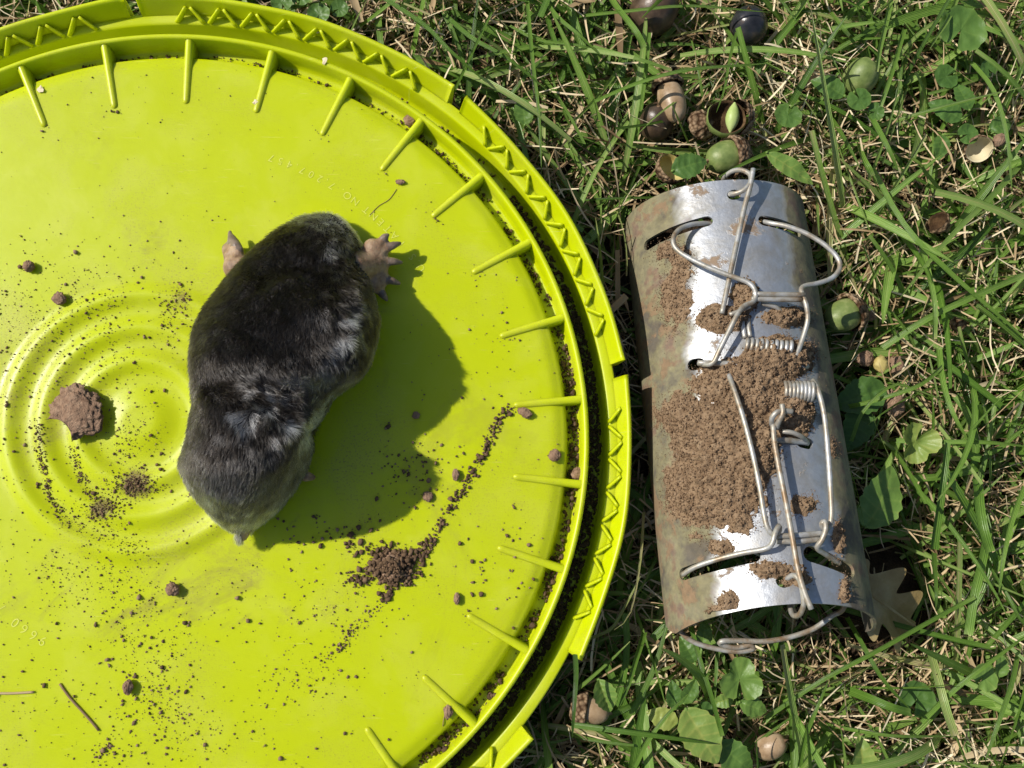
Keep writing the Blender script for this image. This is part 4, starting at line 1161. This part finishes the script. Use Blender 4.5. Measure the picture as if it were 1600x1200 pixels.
def cup(px, py, d, az, el, lining, label, z=-.019, depth=.62, broken=0.0, outside='cap', cat='acorn cap', keep=.9):
    q = P(px, py, z); o = empty('acorn_husk', tuple(q)); tag(o, label, cat, 'empty acorn cups and shells on the lawn')
    R_ = axis_rot(math.radians(az), math.radians(el)); r = d / 2
    t = np.linspace(0.02, 1, 14) * math.pi / 2
    outer = np.stack([r * np.sin(t), -r * depth * 2 * np.cos(t) * .8], 1)
    inner = np.stack([r * .86 * np.sin(t), -r * depth * 2 * np.cos(t) * .66], 1)[::-1]
    a = lathe_mesh('cup', np.vstack([outer, [(r * .95, .0006)]]), 36, M[outside], o, .05 + broken, int(px), R_, scale_bumps=.02 if outside == 'cap' else 0)
    lathe_mesh('lining', np.vstack([[(r * .955, .0005)], inner]), 30, M[lining], o, .03 + broken, int(px), R_)
    OBST.append((q[0], q[1], z + r * .6, r, keep))
    return o, R_, r
acorn(1135, 246, .0132, .0165, 196, 12, 'green_nut', 'green acorn with tan scaly cap touching the trap\'s far end', z=-.0145, cover=.50)
acorn(1050, 158, .0108, .0178, -78, 8, 'tan_nut', 'tan brown acorn with its cap pulled loose, dark gap between', gap=.0016, cover=.30, z=-.017)
acorn(1026, 190, .0140, .0150, 100, 60, 'brown_nut', 'dark mottled acorn in shade beside the tan brown acorn', cap=False, z=-.0225, keep=.75)
acorn(1345, 120, .0135, .0150, 60, 48, 'green_nut', 'smooth round green acorn without a cap, top right lawn', cap=False, z=-.0185)
acorn(1318, 493, .0125, .0155, 205, 10, 'green_nut', 'shaded green acorn with cap against the trap\'s right side', z=-.0185, cover=.40)
acorn(1022, 16, .0190, .0200, 40, 55, 'brown_nut', 'large brown acorn cut by the top picture edge', cap=False, z=-.0215, keep=.6)
acorn(1170, 40, .0150, .0150, 120, 60, 'dark_nut', 'shiny blue-black acorn in the grass near the top edge', cap=False, z=-.0195, keep=.8)
acorn(924, 1110, .0098, .0130, -8, 10, 'tan_nut', 'small tan acorn with reddish cap below the lid\'s broken rim', z=-.0195, cover=.45)
acorn(1204, 1166, .0095, .0120, 30, 30, 'tan_nut', 'bare pale tan acorn at the bottom picture edge', cap=False, z=-.020)
cup(1050, 262, .0125, 40, 62, 'cup_inside', 'empty tan acorn cup with yellow lining left of the green acorn', z=-.017)
cup(1530, 233, .0105, -105, 48, 'cup_cream', 'pale empty acorn cup with cream lining, right side lawn', z=-.016)
cup(1092, 198, .0120, 200, -52, 'rotten', 'crumpled brown acorn cap between tan acorn and split green shell', z=-.0195, broken=.14)
cup(1465, 347, .0090, 150, 30, 'rotten', 'broken rust-brown acorn cap half buried in the thatch', z=-.021, broken=.12)
cup(1497, 506, .0060, 0, -70, 'rotten', 'tiny knobbly brown acorn cap in the right-hand grass', z=-.018, broken=.10)
so_, R_, r_ = cup(1135, 184, .0150, 100, 80, 'rotten', 'split green acorn shell with rotten hollow and tan cap', z=-.0115, depth=.60, broken=.05, outside='green_nut', cat='acorn', keep=1.0)
def split_extra(o):
    t = np.linspace(0, 1, 14); rad = .0026 * np.sin(np.pi * np.clip(t, .02, .98)) ** .8
    pr_ = np.stack([rad, (t - .5) * .0115], 1)
    lathe_mesh('kernel', pr_, 16, M['kernel'], o, .02, 3, axis_rot(math.radians(82), .15), (.0022, 0, .0003))
    tt = np.linspace(.02, .5, 10); cr = .0066 * np.sin(np.arccos(1 - 2 * tt)) ** .8
    pr_ = np.stack([cr, (tt - .5) * .0135], 1)
    lathe_mesh('cap', pr_, 36, M['cap'], o, .05, 8, axis_rot(math.radians(190), math.radians(25)), (.0040, .0005, -.0008), .03)
split_extra(so_)
q_ = P(1558, 222, -.016)
o_ = clod('acorn_fragment', 1558, 222, .0026, 'small reddish shell fragment beside the pale acorn cup', .7, 31, 3, (1.2, .9), z0=-.0165, rz=.6); o_['category'] = 'fragment'
o_ = clod('acorn_fragment', 1372, 570, .0030, 'ochre nut fragment on bare soil right of the trap', .7, 32, 3, z0=-.0225); o_['category'] = 'fragment'; o_.data.materials[0] = M['cup_inside']
clod('soil_clod', 1348, 562, .0030, 'reddish soil lump left of the ochre nut fragment', .7, 33, 4, z0=-.023)
clod('soil_clod', 1392, 632, .0042, 'crumbly brown soil lump in grass right of the trap\'s middle', .6, 34, 4, (.9, 1.2), z0=-.0245)
clod('soil_clod', 1396, 572, .0030, 'brown soil lump right of the ochre nut fragment', .6, 35, 4, z0=-.0235)
clod('soil_clod', 1358, 494, .0019, 'small brown lump beside the shaded green acorn\'s cap', .8, 36, 3, z0=-.0215)

def leaf_mesh(kind, size, tint, curl, fold, seed, parent, name='leaf', mtl='weed'):
    """leaf lying along +x from its stalk, size = length in m"""
    rg = np.random.default_rng(seed)
    if kind in ('ovate', 'lance', 'oak'):
        nt_, nv = 61, 17
        t = np.linspace(0, 1, nt_)
        if kind == 'ovate': wd = .33 * np.sin(np.pi * t ** .8) ** .75 * (1 + .05 * np.sin(t * 40))
        elif kind == 'lance': wd = .17 * np.sin(np.pi * t ** .85) ** .8
        else: wd = (.36 * np.sin(np.pi * np.clip(t, 0, 1) ** .9) ** .6) * (.42 + .58 * np.abs(np.sin(t * 3.3 * np.pi + .4)) ** 1.6) + .006
        v = np.linspace(-1, 1, nv)
        T_, Vv = np.meshgrid(t, v, indexing='ij')
        sweep = .16 * np.abs(Vv) * (wd[:, None] / .36) if kind == 'oak' else 0
        X = T_ + sweep; Y = Vv * wd[:, None]
        Zz = -curl * (T_ - .3) ** 2 + fold * np.abs(Y) - .35 * curl * Y ** 2
        Zz = Zz + .005 * np.cos(T_ * 2 * np.pi * 6 - np.abs(Vv) * 3.5) * (1 - np.abs(Vv)) + .05 * vnoise(np.c_[X.ravel(), Y.ravel(), 0 * X.ravel() + seed], 4, seed, 2).reshape(X.shape)
        V = np.stack([X.ravel(), Y.ravel(), Zz.ravel()], 1) * size
        F = grid_faces(nt_, nv); vein = np.maximum(1 - np.clip(np.abs(Y.ravel()) / .02, 0, 1), .8 * smooth(.80, .97, np.cos(T_ * 2 * np.pi * 6 - np.abs(Vv) * 3.5)).ravel()); edge = np.abs(Vv).ravel()
    else:
        na, nr = 72, 12
        a = np.linspace(-np.pi * .93, np.pi * .93, na)
        if kind == 'crenate': Rr = .5 * (1 + .075 * np.abs(np.cos(a * 4.5)) ** .6 - .05) * (1 - .12 * np.cos(a) ** 2) * (1 - .30 * np.exp(-((np.abs(a) - np.pi) / .25) ** 2))
        elif kind == 'lobed': Rr = .30 + .24 * np.abs(np.cos(a * 1.5)) ** .7 + .03 * np.abs(np.cos(a * 9))
        else: Rr = .5 * np.ones(na)
        s = np.linspace(.02, 1, nr)
        S_, A_ = np.meshgrid(s, a, indexing='ij')
        X = S_ * Rr[None] * np.cos(A_) + .35; Y = S_ * Rr[None] * np.sin(A_)
        Zz = fold * S_ ** 2 * .35 - curl * (X - .35) ** 2 + .008 * np.cos(A_ * 9) * S_ + .05 * vnoise(np.c_[X.ravel(), Y.ravel(), 0 * X.ravel() + seed], 4, seed, 2).reshape(X.shape)
        V = np.stack([X.ravel(), Y.ravel(), Zz.ravel()], 1) * size
        F = grid_faces(nr, na)[:, ::-1]; vein = np.clip(np.cos(A_ * 4.5) - .93, 0, 1).ravel() * 10; edge = S_.ravel()
    tv = np.clip(tint + .16 * vein + .10 * smooth(.85, 1, edge), 0, 1)
    return mesh(name, V, F, M[mtl], parent, tint=tv)
def weed(label, leaves, stem_to=None, keep=.85, name='weed'):
    """leaves: (kind, px, py, length px, heading deg, tint, z mm, tilt deg, curl, fold)"""
    q0 = P(*(stem_to or (leaves[0][1], leaves[0][2])), GZ + .006)
    o = empty(name, tuple(q0)); tag(o, label, 'weed', 'broadleaf weeds in the lawn')
    for i, (kind, px, py, lpx, az, tint, z, tilt, curl, fold) in enumerate(leaves):
        size = lpx / 4.35 * MM; q = P(px, py, z * MM); a = math.radians(az)
        h = np.array([math.cos(a), math.sin(a)])
        base = q[:2] - h * size * (.5 if kind in ('ovate', 'lance', 'oak') else .35)
        lf = leaf_mesh(kind, size, tint, curl, fold, int(px + 7 * i), o)
        lf.location = (base[0] - q0[0], base[1] - q0[1], z * MM - q0[2]); lf.rotation_euler = (math.radians(tilt * .6), -math.radians(tilt), a)
        b3 = np.array([base[0], base[1], z * MM]); 
        pts = catmull([q0 - q0 + np.array([0, 0, 0]), (b3 - q0) * .5 + np.array([0, 0, .002]), b3 - q0], 8) if np.linalg.norm(b3 - q0) > .004 else None
        if pts is not None:
            V, F = tube_arrays(pts, .0005, 6); mesh('stem', V, F, M['weed'], o, tint=np.full(len(V), .75))
        OBST.append((q[0], q[1], z * MM + .002, size * .40, keep))
    return o
weed('broad crenate pale green weed leaf at the top right corner', [('crenate', 1500, 48, 82, 60, .48, -9, 5, .3, .3), ('crenate', 1478, 120, 44, 200, .30, -17, 0, .2, .2), ('crenate', 1543, 108, 34, 120, .40, -15, 10, .2, .2)], (1490, 90))
weed('two small scalloped weed leaves beside the capless green acorn', [('crenate', 1342, 155, 42, 300, .42, -10, 0, .2, .1), ('crenate', 1368, 175, 30, 10, .40, -12, 8, .2, .2), ('ovate', 1295, 135, 60, 150, .40, -15, 0, .4, .2)], (1330, 180))
weed('single scalloped weed leaf left of the long straw, upper lawn', [('crenate', 1231, 181, 46, 250, .45, -11, 0, .2, .2)], (1260, 160))
weed('dark ragged weed leaf covering the yellow acorn cup', [('ovate', 1078, 258, 62, 20, .36, -7, 0, .2, .1)], (1110, 235), .95)
weed('large glossy ovate weed leaf by the trap\'s lower right side', [('ovate', 1374, 778, 105, 62, .66, -12, 12, .5, .25), ('ovate', 1345, 620, 90, 200, .28, -19, 0, .3, .2), ('ovate', 1340, 668, 80, 250, .25, -21, 0, .3, .2)], (1350, 720))
weed('pale folded weed leaf in front of the right-hand blades', [('lobed', 1432, 690, 62, 250, .85, -9, -10, .6, .9)], (1420, 740))
weed('big bright green weed leaf with a hole, bottom of the lawn', [('ovate', 1096, 1150, 92, 300, .82, -9, 5, .3, .15), ('ovate', 1150, 1185, 70, 320, .45, -13, 0, .3, .2)], (1120, 1170), .9)
weed('yellowing small weed leaf left of the big bright leaf', [('ovate', 1035, 1122, 50, 160, .97, -15, 0, .3, .2)], (1060, 1120))
weed('small three-lobed pale-edged weed leaf below the trap', [('lobed', 1156, 1062, 62, 85, .66, -11, 0, .3, .5), ('ovate', 1178, 1105, 46, -20, .60, -13, 0, .3, .3), ('ovate', 1130, 1095, 34, 200, .75, -15, 0, .3, .3)], (1150, 1092))
weed('cluster of little dark weed leaves between blades below the trap', [('ovate', 1052, 1085, 42, 95, .36, -15, 10, .3, .3), ('ovate', 1078, 1080, 40, 60, .48, -14, 10, .3, .3), ('crenate', 1098, 1112, 34, 300, .25, -17, 0, .2, .2), ('ovate', 1100, 990, 40, 80, .62, -14, 0, .3, .3), ('ovate', 1075, 1015, 44, 120, .40, -16, 0, .3, .3)], (1075, 1100))
weed('light green curled weed leaf at the bottom right edge', [('ovate', 1345, 1182, 60, 90, .80, -12, 10, .4, .5)], (1345, 1198))
weed('two oval weed leaves low in the bottom right grass', [('crenate', 1538, 1058, 44, 30, .68, -11, 0, .3, .3), ('ovate', 1562, 1040, 36, 80, .60, -12, 10, .3, .4)], (1545, 1035))
weed('scalloped dark weed leaf under the blades right of the trap', [('crenate', 1432, 1092, 60, 60, .35, -17, 0, .2, .2)], (1400, 1110), .6)
weed('clover-like leaves above the lid\'s top edge', [('round', 498, 22, 36, 80, .46, -14, 0, .2, .3), ('round', 530, 14, 30, 30, .42, -16, 0, .2, .3), ('round', 440, 4, 34, 110, .50, -14, 0, .2, .3), ('round', 470, -6, 34, 70, .44, -15, 0, .2, .3)], (490, 10))
weed('small grey-green weed leaf by the upper right of the lid', [('ovate', 818, 172, 50, 95, .50, -13, 0, .3, .2)], (820, 205))
weed('folded weed leaf leaning over the small tan acorn', [('ovate', 945, 1088, 52, -70, .72, -10, 0, .4, .9)], (930, 1060))
weed('oval leaves and a stalk left of the pale acorn cup', [('ovate', 1478, 172, 60, 150, .36, -14, 0, .3, .2), ('ovate', 1505, 150, 52, 110, .38, -16, 0, .3, .2), ('round', 1512, 210, 36, 20, .40, -15, 0, .2, .2)], (1515, 178))
weed('wide torn pale leaf beyond the trap\'s far right corner', [('lance', 1236, 262, 92, -32, .72, -10, 0, .2, .1)], (1200, 240))
weed('two broad leaves low in the grass at the right edge', [('ovate', 1565, 195, 46, 20, .40, -18, 0, .3, .2), ('ovate', 1470, 230, 44, 260, .42, -18, 0, .3, .2)], (1540, 215), .4)
def oak():
    q = P(1392, 930, -.012); o = empty('oak_leaf', tuple(q)); tag(o, 'dry olive-brown lobed oak leaf curling from under the trap\'s near right corner', 'leaf')
    lf = leaf_mesh('oak', .041, .5, .5, .25, 5, o, 'blade', 'oakleaf')
    lf.location = (-.022, .010, .001); lf.rotation_euler = (math.radians(-14), math.radians(2), math.radians(-34))
    L = catmull([(-.022, .010, .0012), (-.006, -.001, .0016), (.013, -.0135, -.003)], 10)
    V, F = tube_arrays(L, np.linspace(.0008, .0003, 10), 6); mesh('midrib', V, F, M['oakleaf'], o)
    V, F = tube_arrays(catmull([(-.034, .022, -.006), (-.027, .017, -.002), (-.019, .0115, .0006)], 6), .0008, 6); mesh('stalk', V, F, M['oakleaf'], o)
    OBST.append((q[0], q[1], -.008, .018, .9))
oak()

# ================================================================ LAWN
XR = (-0.32, 0.50); YR = (-0.34, 0.40)
DENS = (XR[1] - XR[0]) * (YR[1] - YR[0]) / (0.62 * 0.56)
LID_R = 0.1578
def hits(Pts, clear=True):
    """True for strands that would run into the lid or the trap; Pts (n,k,3)"""
    r = np.hypot(Pts[..., 0], Pts[..., 1])
    bad = ((r < LID_R) & (Pts[..., 2] > -.0160) & (Pts[..., 2] < .0025)).any(1) | ((r < .1513) & (Pts[..., 2] > -.0225)).any(1)
    l = (Pts - TPOS) @ TR
    e = (l[..., 0] / (TA + .0012)) ** 2 + (np.maximum(l[..., 2], 0) / (TB + .0012)) ** 2
    bad |= ((e < 1) & (np.abs(l[..., 1]) < TL / 2 + .0015) & (l[..., 2] > -.004)).any(1) | ((np.abs(l[..., 0]) < TA + .0006) & (np.abs(l[..., 1]) < TL / 2) & (l[..., 2] > 0)).any(1)
    if clear:
        dice = rng.random(len(Pts))
        for ox, oy, oz, orad, keep in OBST:
            d = np.hypot(Pts[..., 0] - ox, Pts[..., 1] - oy)
            bad |= (((d < orad * 1.02) & (Pts[..., 2] > oz - 2 * orad)).any(1)) & (dice < keep)
    return bad
def strands(n, root, az, el0, bend, ln, wd, seg, twist, cut, fold, floor):
    s = np.linspace(0, 1, seg + 1)
    curl = rng.normal(0, .35, n)
    pos = np.zeros((n, seg + 1, 3)); pos[:, 0] = root
    hd = []
    for k in range(seg + 1):
        e = el0 - bend * s[k]; a = az + curl * s[k]
        d = np.stack([np.cos(e) * np.cos(a), np.cos(e) * np.sin(a), np.sin(e)], 1); hd.append(d)
        if k: pos[:, k] = pos[:, k - 1] + .5 * (hd[k - 1] + d) * (ln / seg)[:, None]
    pos[:, :, 2] = np.maximum(pos[:, :, 2], floor[:, None])
    hd = np.stack(hd, 1)
    side = np.cross(hd, np.array([0, 0, 1.0])); side /= np.linalg.norm(side, axis=2)[..., None] + 1e-9
    nrm = np.cross(side, hd)
    tw = (twist[:, None] * (0.3 + s[None]))[..., None]
    side2 = side * np.cos(tw) + nrm * np.sin(tw); nrm2 = nrm * np.cos(tw) - side * np.sin(tw)
    prof = np.where(cut[:, None], np.minimum(1, .55 + 1.6 * s[None]) * (1 - .12 * s[None]), np.minimum(1, .6 + 1.4 * s[None]) * np.sqrt(np.clip(1.02 - s[None] ** 1.7, 0.004, 1)))
    hw = (wd[:, None] * .5 * prof)[..., None]
    V = np.stack([pos - side2 * hw, pos - nrm2 * hw * fold[:, None, None], pos + side2 * hw], 2)     # (n, seg+1, 3, 3)
    return pos, V
def strand_faces(n, seg):
    b = (np.arange(n) * (seg + 1) * 3)[:, None, None]
    k = (np.arange(seg) * 3)[None, :, None]; j = np.arange(2)[None, None, :]
    v = b + k + j
    return np.stack([v, v + 1, v + 4, v + 3], -1).reshape(-1, 4)
def grass_layer(n, lmin, lmax, wmin, wmax, el, tints, zr=(0, .004)):
    n = int(n * DENS)
    root = np.stack([rng.uniform(*XR, n), rng.uniform(*YR, n), GZ + rng.uniform(*zr, n)], 1)
    az = rng.uniform(0, 2 * np.pi, n)
    el0 = np.clip(rng.normal(el, .35, n), -.05, 1.5); bend = rng.uniform(.1, 1.5, n) * np.clip(el0 + .25, .2, 1.3)
    ln = rng.uniform(lmin, lmax, n); wd = rng.uniform(wmin, wmax, n)
    pos, V = strands(n, root, az, el0, bend, ln, wd, 8, rng.normal(0, .65, n), rng.random(n) < .45, rng.uniform(.1, .9, n), np.full(n, GZ + .001))
    top = pos[:, :, 2].max(1)
    ok = ~hits(pos) & (top < .012)
    V = V[ok]; tn = np.clip(rng.normal(tints[0], tints[1], ok.sum()), 0, .9)
    tv = np.repeat(tn[:, None], 9, 1)
    tipdry = (rng.random(ok.sum()) < .4)
    tv[:, -1] += np.where(tipdry, .25, 0); tv[:, -2] += np.where(tipdry, .06, 0)
    tv[:, 0] += .15
    t3 = np.stack([tv, tv + .09, tv - .03], 2)
    return V, np.clip(t3, 0, 1).reshape(len(V), -1)
def build_lawn():
    parts = [grass_layer(5600, .028, .065, .0008, .0019, .46, (.52, .20)), grass_layer(4400, .032, .075, .0016, .0032, .46, (.50, .18)), grass_layer(1500, .035, .080, .0026, .0044, .34, (.52, .17), (.004, .014)), grass_layer(2600, .015, .04, .0007, .0014, .6, (.5, .2))]
    # long blades that stand out in the photograph, laid over the rest
    T = [((822, -10), (832, 90), (843, 180), (847, 272), 8, .45, 0), ((796, 40), (840, 62), (900, 70), (930, 78), 7, .55, 1), ((925, 72), (960, 82), (1010, 96), (1050, 110), 10, .62, 1), ((962, -5), (975, 25), (988, 52), (1000, 78), 14, .50, 1),
         ((845, -10), (870, 25), (905, 55), (938, 86), 9, .5, 0), ((895, 27), (980, 14), (1080, 4), (1200, 18), 7, .5, 0), ((930, 160), (1000, 128), (1080, 106), (1200, 97), 8, .45, 0), ((1098, 122), (1060, 155), (1025, 182), (994, 212), 6, .72, 0),
         ((1602, 240), (1550, 305), (1490, 370), (1410, 470), 13, .66, 0), ((1362, 262), (1410, 345), (1470, 410), (1605, 530), 12, .52, 0), ((1380, 545), (1450, 500), (1520, 465), (1605, 425), 13, .58, 1), ((1438, 385), (1448, 430), (1460, 480), (1463, 530), 12, .62, 1),
         ((1470, 545), (1476, 600), (1490, 650), (1512, 692), 12, .55, 0), ((1325, 632), (1380, 618), (1440, 600), (1475, 575), 9, .56, 1), ((1400, 685), (1470, 690), (1540, 694), (1610, 702), 10, .54, 0), ((1462, 860), (1468, 800), (1474, 740), (1479, 690), 17, .36, 1),
         ((1518, 745), (1530, 790), (1545, 830), (1556, 860), 21, .40, 1), ((1545, 830), (1535, 880), (1522, 930), (1512, 992), 18, .46, 1), ((1330, 690), (1350, 640), (1400, 600), (1448, 622), 8, .6, 0), ((884, 1008), (888, 1050), (889, 1100), (890, 1140), 9, .12, 0),
         ((892, 1134), (960, 1143), (1040, 1152), (1112, 1160), 11, .30, 0), ((1078, 978), (1092, 1030), (1112, 1090), (1130, 1150), 9, .34, 1), ((1004, 985), (995, 1030), (985, 1075), (968, 1112), 10, .42, 0), ((1455, 1018), (1466, 1060), (1478, 1110), (1492, 1152), 18, .82, 1),
         ((1322, 965), (1352, 1015), (1380, 1060), (1424, 1108), 9, .3, 0), ((1195, 1120), (1280, 1065), (1380, 1015), (1525, 935), 9, .42, 1), ((1463, 865), (1462, 900), (1460, 930), (1458, 955), 11, .45, 0), ((1325, 1078), (1360, 1092), (1395, 1106), (1425, 1114), 17, .34, 1),
         ((1290, 1132), (1340, 1142), (1400, 1150), (1490, 1150), 7, .5, 0), ((1235, 32), (1270, 55), (1300, 90), (1326, 138), 10, .55, 0), ((1390, -10), (1384, 40), (1378, 80), (1374, 112), 11, .60, 1), ((1496, -10), (1485, 25), (1468, 55), (1454, 78), 11, .70, 0),
         ((1520, 98), (1552, 140), (1572, 210), (1580, 300), 10, .56, 0), ((1416, 45), (1402, 85), (1388, 125), (1374, 165), 10, .5, 1), ((1296, 12), (1306, 30), (1316, 46), (1328, 60), 14, .55, 1), ((1196, 95), (1214, 106), (1230, 116), (1246, 126), 12, .6, 1),
         ((1345, 222), (1350, 242), (1356, 260), (1362, 278), 16, .56, 1), ((1355, 175), (1372, 205), (1388, 232), (1405, 265), 12, .45, 0), ((1150, 50), (1140, 90), (1132, 140), (1120, 176), 6, .5, 0), ((560, 38), (600, 8), (640, -20), (660, -40), 10, .5, 0),
         ((700, 25), (740, 60), (790, 90), (850, 140), 10, .35, 0), ((590, -10), (660, 40), (700, 80), (760, 130), 9, .3, 0), ((920, 1000), (960, 985), (985, 940), (1000, 900), 6, .9, 0), ((1005, 800), (1000, 880), (985, 960), (960, 985), 5, .95, 0),
         ((1440, 1130), (1490, 1080), (1540, 1040), (1606, 990), 10, .5, 0), ((1592, 1010), (1580, 1070), (1560, 1130), (1540, 1190), 12, .5, 0), ((1540, 880), (1560, 920), (1585, 960), (1610, 985), 12, .45, 0), ((1250, 1200), (1260, 1150), (1275, 1110), (1295, 1060), 9, .4, 0), ((1602, 760), (1585, 810), (1570, 870), (1560, 930), 10, .55, 0), ((990, 1200), (1010, 1160), (1040, 1120), (1075, 1085), 9, .5, 0)]
    VV = []; TT = []
    for (a, b, c, d, wpx, tn, cut) in T:
        z = rng.uniform(-.012, -.004)
        zz = z + np.array([-.010, -.001, .003, .001]) * rng.uniform(.6, 1.2)
        L = catmull([P(*q, zq) for q, zq in zip((a, b, c, d), zz)], 11)
        if hits(L[None], False)[0]:
            L[:, 2] += .012
            if a[0] < 900 and a[1] > 1000: L[:, 2] = np.maximum(L[:, 2], .0035)
        hd = np.gradient(L, axis=0); hd /= np.linalg.norm(hd, axis=1)[:, None]
        sd = np.cross(hd, (0, 0, 1)); sd /= np.linalg.norm(sd, axis=1)[:, None]; nr = np.cross(sd, hd)
        s = np.linspace(0, 1, 11); tw = rng.normal(0, .25) + rng.normal(0, .3) * s
        s2 = sd * np.cos(tw)[:, None] + nr * np.sin(tw)[:, None]
        pf = (1 - .1 * s) if cut else np.sqrt(np.clip(1.01 - s ** 2.2, .004, 1)); hw = (wpx * .82 / 4.4 * .5 * MM * pf)[:, None]
        L = L + sd * (rng.normal(0, .0008) * np.sin(s * 3.1 + rng.uniform(0, 3)))[:, None]
        VV.append(np.stack([L - s2 * hw, L - nr * hw * rng.uniform(.3, .9), L + s2 * hw], 1))
        t_ = np.full((11, 3), tn); t_[-1] += .3 if cut else 0
        TT.append(np.clip(t_, 0, 1))
    nV = [p[0].reshape(-1, 3) for p in parts]; nT = [p[1].ravel() for p in parts]
    F = []; off = 0
    for p in parts:
        F.append(strand_faces(len(p[0]), 8) + off); off += len(p[0]) * 27
    A = np.array(VV); F.append(strand_faces(len(A), 10) + off); nV.append(A.reshape(-1, 3)); nT.append(np.array(TT).ravel())
    nv_ = sum(len(v) for v in nV)
    o = mesh('lawn_grass', np.vstack(nV), np.vstack(F), M['grass'], tint=np.hstack(nT), across=np.tile([-1.0, 0.0, 1.0], nv_ // 3))
    tag(o, 'green mown grass blades covering the lawn around the lid', 'grass', kind='stuff')
    # thatch of dead blades and clippings
    VS = []; TS_ = []; FS = []; off = 0
    for n, l0, l1, w0, w1, z0, z1, t0, t1 in ((30000, .008, .030, .0004, .0010, .001, .012, .05, .75), (22000, .006, .026, .0003, .0009, .008, .022, .25, 1.0), (1500, .010, .03, .0014, .0032, .006, .018, .1, .8)):
        n = int(n * DENS)
        root = np.stack([rng.uniform(*XR, n), rng.uniform(*YR, n), GZ + rng.uniform(z0, z1, n)], 1)
        az = rng.uniform(0, 2 * np.pi, n) + 1.2 * vnoise(root, 35, 71)
        pos, V = strands(n, root, az, rng.normal(.05, .22, n), rng.normal(.1, .4, n), rng.uniform(l0, l1, n), rng.uniform(w0, w1, n), 4, rng.normal(0, .8, n), rng.random(n) < .6, rng.uniform(.1, .6, n), np.full(n, GZ + .0005))
        patch = vnoise(pos[:, 0], 26, 77, 2)
        ok = ~hits(pos) & (pos[:, :, 2].max(1) < -.006) & ((rng.random(n) < .50 + 1.3 * patch) | (z0 < .005)); V = V[ok]; patch = patch[ok]
        tv = np.clip(rng.uniform(t0, t1, len(V)) + .15 * patch, 0, 1)
        VS.append(V.reshape(-1, 3)); TS_.append(np.repeat(tv, 15)); FS.append(strand_faces(len(V), 4) + off); off += len(V) * 15
    o = mesh('dry_thatch', np.vstack(VS), np.vstack(FS), M['straw'], tint=np.hstack(TS_))
    tag(o, 'tan dead grass clippings matted beneath the green blades', 'thatch', kind='stuff')
build_lawn()
print('lawn done')
